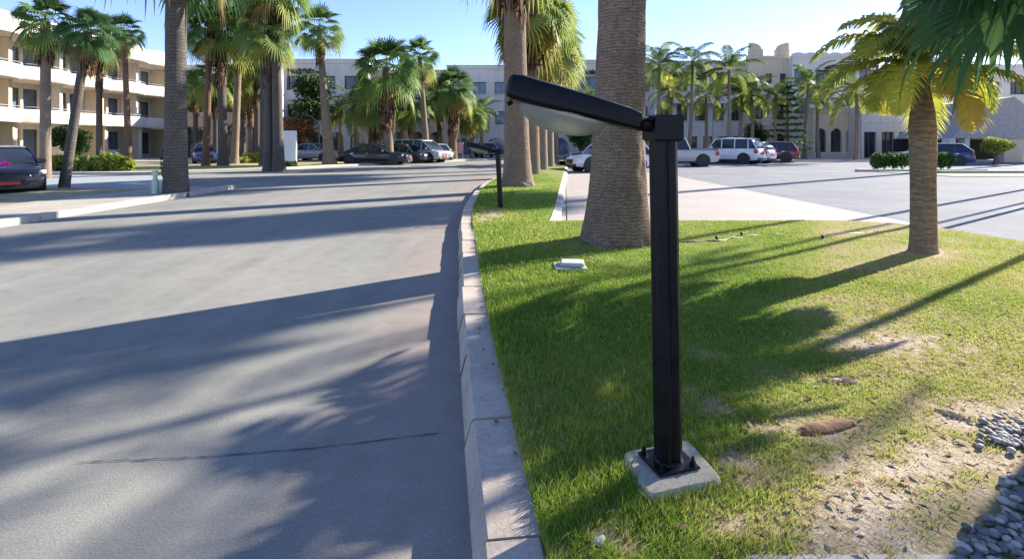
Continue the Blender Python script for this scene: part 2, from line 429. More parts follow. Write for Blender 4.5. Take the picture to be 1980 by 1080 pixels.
# cracks
def strip(name, pts, w, z, mat):
    m = MB(); L = []; 
    for i, p in enumerate(pts):
        p = Vector((p[0], p[1], 0)); a = Vector((*pts[max(i-1,0)], 0)); b = Vector((*pts[min(i+1,len(pts)-1)], 0))
        d = (b-a).normalized(); n = Vector((-d.y, d.x, 0)); ww = w*(.35+random.random()*1.0)
        L.append((p+n*ww/2, p-n*ww/2))
    for (a, b), (c, d) in zip(L, L[1:]): m.poly([(a.x,a.y,z),(b.x,b.y,z),(d.x,d.y,z),(c.x,c.y,z)])
    return struct(name, m, mat)
def crackpts(pl, n, j):
    pts = [at(*p) for p in pl]; out = []
    for a, b in zip(pts, pts[1:]):
        for k in range(n):
            t = k/n; out.append((a[0]+(b[0]-a[0])*t+random.uniform(-j,j), a[1]+(b[1]-a[1])*t+random.uniform(-j,j)))
    return out
strip('road_crack', crackpts([(150,894),(400,884),(620,866),(860,836)], 22, .004), .0065, .005, M['crack'])
strip('road_seam', crackpts([(800,441),(838,441),(885,439)], 6, .004), .03, .005, M['crack'])
strip('road_seam', crackpts([(660,402),(780,403),(893,396)], 10, .006), .03, .005, M['crack'])

# kerb of the lawn: separate stones laid end to end
def kerb_run(name, pathf, s0, s1, step, w, h, bat, mat, z=0):
    pass
kerb = MB(); jm = MB(); y = 1.0; kstep = .78
def kerbnorm(y):
    d = Vector((float(kerb_outer(y+.1)-kerb_outer(y-.1)), .2, 0)).normalized(); return Vector((d.y, -d.x, 0))
while y < 32.6:
    g = .007; sub = 5; L = kstep; hz = KZ + random.uniform(-.007, .008); off = random.uniform(-.010,.010); rings = []
    for k in range(sub+1):
        yy = y+g + (L-2*g)*k/sub; nrm = kerbnorm(yy); x0 = float(kerb_outer(yy))+off
        wd = .205*(1+min(max((yy-20)/13,0),1)*.7)
        P = lambda d, z_: (x0+nrm.x*d, yy+nrm.y*d, z_)
        c = .006 if 0 < k < sub else .006
        rings.append([P(-.045,-.02), P(-.006,hz-.014), P(.010,hz), P(wd-.012,hz), P(wd,hz-.012), P(wd,-.02)])
    kerb.loft(rings)
    n0 = kerbnorm(y+L); x0 = float(kerb_outer(y+L)); P = lambda d, z_, e: (x0+n0.x*d, y+L+e, z_)
    jm.loft([[ (x0+n0.x*a[0], y+L-.008, a[1]) for a in ((-.040,-.01),(-.005,hz-.018),(.010,hz-.006),(wd-.012,hz-.006),(wd-.002,hz-.02),(wd-.002,-.01))],
             [ (x0+n0.x*a[0], y+L+.008, a[1]) for a in ((-.040,-.01),(-.005,hz-.018),(.010,hz-.006),(wd-.012,hz-.006),(wd-.002,hz-.02),(wd-.002,-.01))]])
    y += L
o = struct('kerb', kerb, M['kerb']); autosmooth(o, 30)
struct('kerb_mortar', jm, M['joint'])
# pale flush kerb between lawn and parking
m = MB()
for i in range(28):
    y0 = FARY + .0 + i*.8; y1 = y0+.794
    a0 = float(lawn_right(max(y0, FARY+.001))); a1 = float(lawn_right(y1))
    m.loft([[(a0,y0,-.01),(a0+.16+.2*0,y0,-.01),(a0+.16,y0,KZ*.55),(a0,y0,KZ*.9)], [(a1,y1,-.01),(a1+.16,y1,-.01),(a1+.16,y1,KZ*.55),(a1,y1,KZ*.9)]])
x = .62
while x < 5.6:
    x1 = min(x+.8, 5.6); m.box((x+.003, FARY, -.01), (x1-.003, FARY+.13, KZ*.98)); x = x1
pts = [(5.6,FARY),(6.2,8.75),(6.6,8.4),(6.8,7.9),(6.9,7.0),(6.9,5.5),(6.9,4),(6.9,2.5),(6.9,1)]
for (a, b), (c, d) in zip(pts, pts[1:]):
    dv = Vector((c-a, d-b, 0)).normalized(); n = Vector((-dv.y, dv.x, 0))*.15
    m.loft([[(a,b,-.01),(a+n.x,b+n.y,-.01),(a+n.x,b+n.y,KZ*.98),(a,b,KZ)], [(c,d,-.01),(c+n.x,d+n.y,-.01),(c+n.x,d+n.y,KZ*.98),(c,d,KZ)]])
struct('kerb_edging', m, M['kerbwhite'])
# lawn sheet
rows = np.concatenate([np.arange(1.0, 5, .04), np.arange(5, FARY, .08), [FARY-.001]]); nc = 150
def sheet(name, rows, nc, mat):
    V = []; D = []
    for y in rows:
        t = np.linspace(0, 1, nc)**1.4; xl = float(kerb_inner(y))-.004; xr = float(lawn_right(y))
        x = xl+(xr-xl)*t; yy = np.full(nc, y); z = lawn_z(x, yy); z[0] = KZ-.004
        V.append(np.stack([x, yy, z], 1)); D.append(dry(x, yy))
    idx = np.arange(len(rows)*nc).reshape(len(rows), nc)
    Fq = np.stack([idx[:-1,:-1], idx[:-1,1:], idx[1:,1:], idx[1:,:-1]], -1).reshape(-1, 4)
    o = npmesh(name, np.concatenate(V), Fq, 4, mat, {'dry': np.concatenate(D)}, smooth=True); o['kind'] = 'structure'; return o
sheet('lawn_ground', rows, nc, M['lawn'])
sheet('median_ground', np.concatenate([[FARY+.002], np.arange(9.0, 33, .25)]), 40, M['lawn'])

# grass blades ---------------------------------------------------------
def blades(name, x0, x1, y0, y1, dens, h, w, label):
    n = int((x1-x0)*(y1-y0)*dens)
    x = rng.uniform(x0, x1, n); y = rng.uniform(y0, y1, n)
    ki = kerb_inner(y); xr = lawn_right(y)
    keep = (x > ki-.012) & (x < xr-.02) & (np.abs(x)/y < 1.12)
    # nothing under the lamp block, trunks and service box
    for cx, cy, rr in HOLES: keep &= (x-cx)**2+(y-cy)**2 > rr*rr
    q = (x-.642)*.956 + (y-2.096)*.293; r_ = -(x-.642)*.293 + (y-2.096)*.956
    keep &= ~((np.abs(q) < .16) & (np.abs(r_) < .135))
    pe = 1.69 + (x-1.37)*.66   # pebble border
    keep &= ~((x > 1.3) & (y < pe+.02))
    x = x[keep]; y = y[keep]; d = dry(x, y)
    tall = fbm(x, y, 1.6, 5.5); p = np.clip(1.25 - 1.3*np.clip(d-.38, 0, 1)/.55, .16, 1)*np.where(fbm(x,y,14,2.2)>.36, 1, .45)
    k = rng.random(len(x)) < p; x = x[k]; y = y[k]; d = d[k]; tall = tall[k]
    n = len(x); z = lawn_z(x, y)
    lush = np.clip(1.25 - (x-kerb_inner(y))*.45, .5, 1.25)
    hh = h*(.35+.7*rng.random(n)+.5*(rng.random(n)<.08))*(.55+.8*tall)*(1.1-.6*d)*lush
    a = rng.uniform(0, 2*np.pi, n); b = rng.uniform(0, 2*np.pi, n); lean = rng.uniform(.1, 1.1, n)*hh
    ux = np.cos(a)*w*.5; uy = np.sin(a)*w*.5; lx = np.cos(b)*lean; ly = np.sin(b)*lean
    P0 = np.stack([x-ux, y-uy, z-.004], 1); P1 = np.stack([x+ux, y+uy, z-.004], 1)
    P2 = np.stack([x-ux*.8+lx*.4, y-uy*.8+ly*.4, z+hh*.6], 1); P3 = np.stack([x+ux*.8+lx*.4, y+uy*.8+ly*.4, z+hh*.6], 1)
    P4 = np.stack([x+lx, y+ly, z+hh], 1)
    V = np.stack([P0,P1,P3,P2,P4], 1).reshape(-1, 3); i = np.arange(n)*5
    T = np.concatenate([np.stack([i,i+1,i+2],1), np.stack([i,i+2,i+3],1), np.stack([i+3,i+2,i+4],1)])
    t = np.clip(.10 + d*.85 + rng.normal(0, .13, n) + .4*(rng.random(n) < .09), 0, 1)
    o = npmesh(name, V, T, 3, M['grassm'], {'tint': np.repeat(t, 5)})
    tag(o, label, 'grass', kind='stuff'); return o
HOLES = [(1.45,7.1,.44),(5.15,6.48,.2),(.16,16,.45),(at(1103,516,.16)[0], at(1103,516,.16)[1], .13)]
def litter():
    n = 5200; x = rng.uniform(-.3, 4.2, n); y = rng.uniform(1.5, 5.5, n); d = dry(x, y)
    k = (x > kerb_inner(y)-.1) & (x < y*1.1) & (rng.random(n) < .15+1.2*np.clip(d-.2, 0, 1)) & ~((np.abs(x-.66) < .22) & (np.abs(y-2.1) < .2)); x = x[k]; y = y[k]; n = len(x)
    z = np.where(x > kerb_inner(y), lawn_z(x, y)+.006+.02*rng.random(n), KZ+.006); a = rng.uniform(0, 6.28, n); L = rng.uniform(.006, .028, n); w = L*rng.uniform(.12, .5, n)
    ux = np.cos(a)*L; uy = np.sin(a)*L; vx = -np.sin(a)*w; vy = np.cos(a)*w; t1 = rng.uniform(-.006,.008,n)
    V = np.stack([np.stack([x-ux,y-uy,z],1), np.stack([x+vx,y+vy,z+.003],1), np.stack([x+ux,y+uy,z+t1],1), np.stack([x-vx,y-vy,z-.001],1)],1).reshape(-1,3); i = np.arange(n)*4
    o = npmesh('leaf_litter', V, np.stack([i,i+1,i+2,i+3],1), 4, M['dead'], {'tint': np.repeat(rng.random(n)**.7, 4)})
    tag(o, 'dry brown leaf litter scattered over the lawn and kerb', 'leaf litter', kind='stuff')
litter()
a = blades('grass', -.4, 3.6, 1.5, 3.4, 17000, .043, .0034, 'short green lawn grass, thin and dry at the lower right, along the kerb in the foreground')
b = blades('grass', -.6, 5.9, 3.4, 5.6, 6500, .045, .0062, 'x')
c = blades('grass', -1.0, 6.95, 5.6, FARY, 2600, .040, .010, 'x')
e = blades('grass', -1.1, 2.4, FARY, 20, 900, .040, .018, 'x')
# join into one stuff object
def joinmesh(objs):
    V = []; T = []; t = []; off = 0
    for o in objs:
        me = o.data; v = np.empty(len(me.vertices)*3, np.float32); me.vertices.foreach_get('co', v); V.append(v.reshape(-1,3))
        f = np.empty(len(me.loops), np.int32); me.loops.foreach_get('vertex_index', f); T.append(f.reshape(-1,3)+off)
        a_ = np.empty(len(me.vertices), np.float32); me.attributes['tint'].data.foreach_get('value', a_); t.append(a_); off += len(me.vertices)
    lab = objs[0]['label']
    for o in objs: bpy.data.objects.remove(o)
    o = npmesh('grass', np.concatenate(V), np.concatenate(T), 3, M['grassm'], {'tint': np.concatenate(t)}); tag(o, lab, 'grass', kind='stuff'); return o
joinmesh([a, b, c, e])

# pebbles: one stuff object
V = []; Fp = []; tt = []; off = 0
import bmesh
bm = bmesh.new(); bmesh.ops.create_icosphere(bm, subdivisions=2, radius=1)
iv = np.array([v.co[:] for v in bm.verts]); ifc = np.array([[v.index for v in f.verts] for f in bm.faces]); bm.free()
def pebble(x, y, z, r):
    global off
    s = np.array([r*random.uniform(.8,1.3), r*random.uniform(.75,1.1), r*random.uniform(.5,.75)])
    a = random.uniform(0, 6.28); c, s_ = math.cos(a), math.sin(a); q = iv*s*(1+.08*np.sin(iv[:, [1,2,0]]*3+random.random()*6))
    q = np.stack([q[:,0]*c-q[:,1]*s_, q[:,0]*s_+q[:,1]*c, q[:,2]], 1)+np.array([x,y,z])
    V.append(q); Fp.append(ifc+off); tt.append(np.full(len(q), random.random())); off += len(q)
gx = 1.2
while gx < 3.3:
    gy = 1.2
    while gy < 3.3:
        x = gx+random.uniform(-.016,.016); y = gy+random.uniform(-.016,.016)
        pe = 1.69+(x-1.37)*.66+.03*math.sin(x*17)
        if y < pe-.06 and x < y*1.15+.15 and y > 1.3: pebble(x, y, float(lawn_z(x,y))+.010+random.uniform(-.008,.014), random.uniform(.011,.021))
        gy += .027
    gx += .027
for _ in range(110):
    px = random.gauss(1962, 30); py = random.gauss(845, 16); x, y = at(px, py, .16); pebble(x, y, float(lawn_z(x,y))+.014, random.uniform(.009,.019))
o = npmesh('gravel', np.concatenate(V), np.concatenate(Fp), 3, M['pebble'], {'tint': np.concatenate(tt)}, smooth=True)
tag(o, 'smooth grey pebbles bedded in the lower right corner beside the dry lawn', 'pebbles', kind='stuff')
# stone edging at the very bottom of the frame
m = MB(); m.box((.75,1.55,.0), (1.45,1.675,KZ+.035), bev=.006); struct('kerb_stone', m, M['kerbwhite'])

# left pavement, verge and bed
m = MB()
yk = 2.0
while yk < 17.0:
    m.box((-9.32, yk+.004, -.01), (-9.12, yk+.99, .13), bev=.012); yk += 1
o = struct('kerb', m, M['kerbwhite'])
m = MB(); m.poly([(-11.6,-5,.115),(-9.32,-5,.115),(-9.32,14.6,.115),(-9.6,16.4,.115),(-11.0,16.6,.115),(-11.4,13,.115)]); struct('pavement', m, M['sand'])
m = MB(); m.box((-26,-5,-.01), (-11.45,16.3,.10)); struct('dry_verge', m, simple('dry_grass_bed', (.30,.25,.14), .95, .35, 3, bumps=.6, bscale=25))
# verge beyond side road: strips along the far kerb
vp = [(-60,24.7),(-17.5,24.7),(-12.9,29.4),(-10.1,34.9),(-1.6,46.9),(4,53)]
m = MB(); top = []
for (a, b), (c, d) in zip(vp, vp[1:]):
    m.loft([[(a,b,-.01),(a-.8*0-.9,b+1.3,-.01),(a-.9,b+1.3,.10),(a,b,.12)], [(c,d,-.01),(c-.9,d+1.3,-.01),(c-.9,d+1.3,.10),(c,d,.12)]])
struct('far_kerb', m, simple('pale_stone_kerb', (.46,.42,.33), .85, .08, 1))
m = MB(); m.poly([(-60,26.0,.06),(-18.4,26.0,.06),(-13.8,30.7,.06),(-11,36.2,.06),(-2.5,48.2,.06),(-12,47.5,.06),(-22,36,.06),(-60,34,.06)])
struct('far_verge', m, simple('verge_ground', (.30,.29,.12), .9, .3, .9))
#@@LAMP
# ================================================================== LAMP POST
def lamp(loc, lean, label, head_dir, with_block=True, scale=1.0, hgt=1.45, detail=True, head_up=14.5, htop=None):
    root = empty('lamp_post', loc); tag(root, label, 'lamp', 'low black lamp posts on the lawn')
    # shaft: eight-sided extrusion with a groove on each face
    def prof(r):
        pts = []
        for k in range(4):
            a = R(45+90*k+14)
            c = Vector((math.cos(a), math.sin(a))); t = Vector((-math.sin(a), math.cos(a)))
            for s_, q in ((-.46,.90),(-.30,1.03),(.30,1.03),(.46,.90)):
                p = c*q*r + t*s_*r; pts.append((p.x, p.y))
            # groove between lobes
            a2 = a+R(45); g = Vector((math.cos(a2), math.sin(a2)))*r*.80; pts.append((g.x, g.y))
        return pts
    m = MB(); rings = []
    z0 = .075; z1 = hgt
    for z in (z0, z0+.3, z0+.7, z1):
        t = (z-z0)/(z1-z0); rings.append([(x_+lean*t, y_, z) for x_, y_ in prof(.052)])
    m.loft(rings); shaft = m.build('post', M['metalblack'], root); autosmooth(shaft, 25)
    m = MB(); cx = lean
    rot = Matrix.Translation((cx,0,0)) @ Matrix.Rotation(R(10), 4, 'Z')
    m.box((-.061,-.061,hgt-.085), (.061,.061,hgt+.022), mat=rot, bev=.010)
    m.build('cap', M['metalblack'], root)
    m = MB(); m.tube([(0,0,.071),(0,0,.078),(0,0,.083)], [.060,.058,.052], 20); o = m.build('collar', M['metalblack'], root); autosmooth(o)
    # head: box body lofted along its axis, rounded
    hr = MB(); L = .545
    knuckle = Vector((cx-.06, -.03, hgt-.02))
    ax = Matrix.Translation(knuckle) @ Matrix.Rotation(head_dir, 4, 'Z') @ Matrix.Rotation(R(head_up), 4, 'Y')
    # local: -x along head, z up
    st = [(-.030,.035,.018,.012),(-.05,.062,.035,.018),(-.10,.078,.043,.022),(-.25,.096,.050,.026),(-.42,.108,.056,.030),(-.545,.110,.060,.030),(-.580,.104,.056,.024),(-.592,.090,.044,.012)]
    rings = []
    for x_, w, up, dn in st:
        c = []
        for sy, sz in ((-1,-1),(1,-1),(1,1),(-1,1)):
            pass
        zt = up*1.1; zb = -dn-.012
        pr = [(-w,zb+.014),(-w+.014,zb),(w-.014,zb),(w,zb+.014),(w,zt*.35),(w*.86,zt*.85),(w*.45,zt),(-w*.45,zt),(-w*.86,zt*.85),(-w,zt*.35)]
        rings.append([(x_, a, b_) for a, b_ in pr])
    hr.loft(rings, mat=ax); head = hr.build('luminaire', M['metalblack'], root); autosmooth(head, 32)
    # seam rim
    m = MB(); rr = []
    for x_, w, up, dn in st[1:-1]:
        rr.append([(x_, -w-.004, -.004-dn*.3), (x_, w+.004, -.004-dn*.3), (x_, w+.004, -.016-dn*.3), (x_, -w-.004, -.016-dn*.3)])
    m.loft(rr, mat=ax); m.build('rim', M['metalblack'], head)
    # glass bowl
    m = MB(); rings = []; nb = 28
    for k in range(9):
        t = k/8*math.pi/2
        c_, s_ = math.cos(t), math.sin(t)
        rings.append([((-.345+.185*c_*math.cos(2*math.pi*j/nb) - .01*s_), .092*c_*math.sin(2*math.pi*j/nb), -.036-.088*s_) for j in range(nb)])
    rings[-1] = [(p[0]*1, p[1], p[2]) for p in rings[-1]]
    m.loft(rings, mat=ax); o = m.build('lamp_glass', M['bowl'], root, smooth=True)
    # knuckle joint and clamp
    m = MB(); a = ax @ Vector((-.055,0,0)); b_ = Vector((cx-.01,-.01,hgt-.035))
    m.tube([a, (a+b_)/2+Vector((0,0,.004)), b_], [.034,.030,.030], 14)
    o = m.build('knuckle', M['metalblack'], root); autosmooth(o)
    m = MB(); c0 = (a+b_)/2+Vector((-.004,-.028,.022)); m.tube([c0, c0+Vector((0,-.018,.006))], .011, 6); m.build('bolt', M['metalblack'], root)
    m = MB(); a2 = ax @ Vector((-.56,0,-.05)); m.tube([ax @ Vector((-.56,-.02,-.045)), ax @ Vector((-.575,-.02,-.062))], .010, 8); m.build('latch', M['metalblack'], root)
    # base plate with bolts
    rot = Matrix.Rotation(R(17), 4, 'Z')
    m = MB(); m.box((-.093,-.082,.060), (.093,.082,.071), mat=rot, bev=.002); m.build('base_plate', M['metalblack'], root)
    for sx in (-1,1):
        for sy in (-1,1):
            m = MB(); c = rot @ Vector((sx*.073, sy*.062, 0))
            m.tube([(c.x,c.y,.070),(c.x,c.y,.073)], .017, 14); m.tube([(c.x,c.y,.073),(c.x,c.y,.084)], .0125, 6); m.tube([(c.x,c.y,.084),(c.x,c.y,.103)], .0068, 8)
            m.build('bolt', M['metalblack'], root)
    return root
BX, BY = at(1292, 890, .205)
lamp((BX, BY, .142), -.023, 'large black foreground lamp post with angled head and dusty glass bowl', R(-2))
# the concrete footing
m = MB(); cs = [at(1204,872,.2), at(1255,955,.2), at(1397,925,.2), at(1330,848,.2)]
cc = Vector((sum(c[0] for c in cs)/4, sum(c[1] for c in cs)/4, 0)); n = 12
def edgepts(z, grow, jit):
    out = []
    for i in range(4):
        a = Vector((*cs[i],0)); b = Vector((*cs[(i+1)%4],0))
        for k in range(n):
            t = k/n; p = a.lerp(b, t); dd = (p-cc); 
            corner = min(t, 1-t); g = grow - (.008 if corner < .05 else 0)
            p = cc + dd*(1+g/dd.length) + Vector((random.uniform(-jit,jit), random.uniform(-jit,jit), 0)); out.append((p.x, p.y, z+random.uniform(-jit,jit)))
    return out
r_top = edgepts(.199, -.006, .001); r_e = edgepts(.192, .001, .0025)
m.loft([edgepts(.10, .012, .003), edgepts(.15, .008, .003), r_e, r_top])
o = m.build('concrete_footing', M['block']); autosmooth(o, 40); tag(o, 'square weathered concrete block set in the grass under the foreground lamp post', 'concrete block')
X2, Y2 = at(968, 402, .16)
l2 = lamp((X2, Y2, .09), -.06, 'small distant black lamp post standing on the lawn near the bend of the kerb', R(0), hgt=1.27, head_up=14)
m = MB(); m.box((X2-.12, Y2-.1, .1), (X2+.17, Y2+.12, .158), bev=.006); o = m.build('concrete_footing', M['block']); tag(o, 'small concrete block under the distant lamp post on the lawn', 'concrete block')

# service box in the lawn
sx, sy = at(1103, 520, .16)
root = empty('service_box', (sx, sy, KZ+.02)); root.scale = (1.25,1.25,1.2); tag(root, 'low pale concrete service box with a lid, left of the foreground lamp', 'service box')
m = MB(); m.box((-.14,-.12,-.02), (.13,.12,.035), bev=.008); m.build('collar', M['kerbwhite'], root)
m = MB(); m.box((-.085,-.075,.035), (.115,.10,.070), mat=Matrix.Rotation(R(-6),4,'Z'), bev=.012); m.build('lid', simple('box_lid', (.45,.46,.42), .8, .15, 8), root)
# hose along the lawn
pts = []
hp = [(1120,474),(1200,466),(1300,468),(1385,466),(1440,457),(1520,452),(1600,455),(1700,448)]
for i in range(60):
    t = i/59*(len(hp)-1); k = min(int(t), len(hp)-2); f = t-k
    x, y = at(hp[k][0]+(hp[k+1][0]-hp[k][0])*f, hp[k][1]+(hp[k+1][1]-hp[k][1])*f, .17); pts.append((x, y+.02*math.sin(i*.9), KZ+.032+.008*math.sin(i*1.3)))
m = MB(); m.tube(pts, .011, 6); o = m.build('garden_hose', M['hose']); tag(o, 'thin dark irrigation hose lying on the grass behind the foreground lamp post', 'hose')
for i, (px, py, lab) in enumerate([(1386,464,'small black sprinkler head nearest the lamp post on the lawn'), (1434,456,'middle small black sprinkler head standing up from the lawn'), (1591,462,'small black sprinkler head closest to the yellow-green palm')]):
    x, y = at(px, py, .17); root = empty('sprinkler', (x, y, KZ)); tag(root, lab, 'sprinkler', 'sprinkler heads in the lawn')
    m = MB(); m.tube([(0,0,-.01),(0,0,.05),(0,0,.06)], [.013,.013,.018], 10); m.build('riser', M['trim'], root)
    m = MB(); m.tube([(0,0,.06),(0,0,.075),(.0,0,.085)], [.024,.026,.012], 12); m.build('nozzle', M['trim'], root)
# dry palm sheath lying in the grass: curved, thick
x0, y0 = at(1604, 836, .16)
m = MB(); rings = []
for i in range(15):
    t = i/14; x = (t-.5)*.30; w = (.018+.030*math.sin(math.pi*min(1,t*.9+.12)))*(1 if t < .9 else .8); zc = .030+.016*math.sin(t*3.0)
    ring = []
    for k in range(12):
        a = k/12*2*math.pi; yy = math.cos(a)*w; zz = math.sin(a)*.012*(1+.3*math.sin(t*9)) + .35*abs(yy)*(-1) + zc
        ring.append((x, yy+ .015*math.sin(t*2.5)+random.uniform(-.0015,.0015), zz))
    rings.append(ring)
m.loft(rings, mat=Matrix.Translation((x0,y0,KZ+.012)) @ Matrix.Rotation(R(12),4,'Z'))
o = m.build('palm_sheath', M['sheath'], smooth=True); tag(o, 'reddish brown dry palm leaf sheath lying on the patchy grass right of the lamp post', 'palm debris')
# twigs
x0, y0 = at(1847, 812, .16)
m = MB(); m.tube([(x0-.04,y0+.07,KZ+.035),(x0-.01,y0+.01,KZ+.045),(x0+.05,y0-.045,KZ+.03)], [.010,.014,.009], 7); o = m.build('stick', M['stick']); tag(o, 'short pale dry stick lying on the lawn near the lit pebbles', 'stick')
x0, y0 = at(1612, 742, .16); root = empty('twig_pile', (x0, y0, KZ)); tag(root, 'loose heap of pinkish dry twigs on the lawn above the brown palm sheath', 'twigs')
for i in range(16):
    a = random.uniform(-.5,.5); c = Vector((random.uniform(-.06,.06), random.uniform(-.04,.04), .03+random.random()*.02)); d = Vector((math.cos(a), math.sin(a), random.uniform(-.1,.1)))*random.uniform(.04,.09)
    m = MB(); m.tube([c-d, c+Vector((0,0,.005)), c+d], [.004,.008,.004], 5); m.build('twig', M['stick'], root)
for i, (px, py, r, lab) in enumerate([(1783,822,.022,'pale stone on the dry grass right of the brown palm sheath'),(1834,858,.022,'single white stone below the short dry stick'),(1880,850,.020,'pale stone beside the heap of lit pebbles'),(1160,1045,.017,'tan stone in bare soil near the bottom of the kerb'),(1545,835,.016,'small chip of stone at the left end of the brown sheath'),(1660,1035,.02,'pale stone on bare soil low in the lawn')]):
    x, y = at(px, py, .16); bm = bmesh.new(); bmesh.ops.create_icosphere(bm, subdivisions=3, radius=1)
    for v in bm.verts:
        k = 1+.22*math.sin(v.co.x*3.1+i*2)*math.cos(v.co.y*4.2+i)+.12*math.sin(v.co.z*7+i)
        v.co = Vector((v.co.x*r*1.4*k, v.co.y*r*k, v.co.z*r*.6*k))
    me = bpy.data.meshes.new('stone'); bm.to_mesh(me); bm.free(); me.materials.append(M['whitestone'])
    o = bpy.data.objects.new('stone', me); COL.objects.link(o); o.location = (x, y, KZ+.022); o.rotation_euler = (0,0,i*1.3); tag(o, lab, 'stone', 'loose stones on the lawn')
#@@PALMS
# ================================================================== PALMS
def frame_from(d, up=Vector((0,0,1))):
    d = d.normalized(); s = d.cross(up)
    if s.length < .05: s = d.cross(Vector((1,0,0)))
    s.normalize(); u = s.cross(d); return d, s, u

def fan_leaf(V, T, C, base, d, pet, L, tint, segs=20, spread=105, droop=.35, split=.55):
    """one fan leaf: petiole strip, then pleated blade with split drooping tips"""
    d, s, u = frame_from(d)
    ps = []; p = Vector(base); dd = Vector(d)
    for k in range(4):
        ps.append(p.copy()); p = p + dd*pet/3; dd = (dd + Vector((0,0,-.07-.05*k))).normalized()
    w = .022
    for k in range(3):
        i = len(V); a, b = ps[k], ps[k+1]
        V += [a-s*w, a+s*w, b+s*w*.7, b-s*w*.7]; C += [.55]*4; T.append((i,i+1,i+2)); T.append((i,i+2,i+3))
    hub = ps[3]; d2, s2, u2 = frame_from(dd + Vector((0,0,-droop*.5)))
    roll = random.uniform(-.5,.5); s2r = s2*math.cos(roll)+u2*math.sin(roll); u2r = u2*math.cos(roll)-s2*math.sin(roll)
    for k in range(segs):
        a0 = R(-spread + 2*spread*k/segs); a1 = R(-spread + 2*spread*(k+1)/segs); am = (a0+a1)/2
        def dirv(a): return d2*math.cos(a)+s2r*math.sin(a)
        cup = u2r*.18*abs(math.sin(am))
        r0 = L*split; Lk = L*(.82+.3*math.cos(am*.6))*random.uniform(.88,1.08)
        lo = hub + dirv(a0)*r0 + cup*r0; hi = hub + dirv(a1)*r0 + cup*r0
        mid = hub + dirv(am)*r0*1.02 + cup*r0 + u2r*.045*L
        tip = hub + dirv(am)*Lk + cup*Lk + Vector((0,0,-1))*Lk*droop*random.uniform(.4,1.2)
        knee = hub + dirv(am)*Lk*.8 + cup*Lk*.8 + Vector((0,0,-1))*Lk*droop*.18
        wk = s2r*math.cos(am)*L*.030 - d2*math.sin(am)*L*.030
        i = len(V); V += [hub, lo, mid, hi, knee-wk, knee+wk, tip]
        tt = min(1, max(0, tint + random.uniform(-.08,.08))); C += [tt, tt, tt, tt, tt+.03, tt+.03, min(1,tt+.12)]
        T += [(i,i+1,i+2),(i,i+2,i+3),(i+1,i+4,i+2),(i+2,i+5,i+3),(i+4,i+5,i+2),(i+4,i+6,i+5)]

def fan_crown(seed, n=46, pet=.95, L=.92, up=86, low=-38, mat='fan', bias=0.0, spread=105):
    random.seed(seed); V = []; T = []; C = []
    for k in range(n):
        t = (k+.5)/n; el = R(up + (low-up)*t**.85 + random.uniform(-7,7)); az = k*2.39996+random.uniform(-.25,.25)
        d = Vector((math.cos(az)*math.cos(el), math.sin(az)*math.cos(el), math.sin(el)))
        tint = .12+.42*t**2.2 + random.uniform(-.08,.12) + bias
        if t > .88 and random.random() < .5: tint = random.uniform(.75,1)
        fan_leaf(V, T, C, Vector((0,0,-.55*t))+d*.08, d, pet*random.uniform(.8,1.15)*(.75+.4*t), L*random.uniform(.85,1.1), tint, droop=.18+.5*t, spread=spread)
    o = npmesh('crown', np.array([v[:] for v in V]), np.array(T), 3, M[mat], {'tint': np.clip(np.array(C),0,1)}); return o

def skirt_mesh(seed, h=1.7, r=.5, r0=.2, n=170, mat='dead'):
    random.seed(seed); V = []; T = []; C = []
    for k in range(n):
        t = random.random(); z = -h*t; az = random.uniform(0, 6.283); rr = r0*.9
        d = Vector((math.cos(az), math.sin(az), 0)); s = Vector((-math.sin(az), math.cos(az), 0))
        p0 = d*rr+Vector((0,0,z)); out = r*(1-.6*t)*random.uniform(.4,1); p1 = d*(rr+out*.8)+Vector((0,0,z+random.uniform(.05,.25)))
        p2 = d*(rr+out)+Vector((0,0,z-random.uniform(.15,.55))); w = random.uniform(.03,.07)
        i = len(V); V += [p0-s*w, p0+s*w, p1+s*w*.8, p1-s*w*.8, p2]; c = random.random(); C += [c]*5
        T += [(i,i+1,i+2),(i,i+2,i+3),(i+3,i+2,i+4)]
    return npmesh('skirt', np.array([v[:] for v in V]), np.array(T), 3, M[mat], {'tint': np.array(C)})

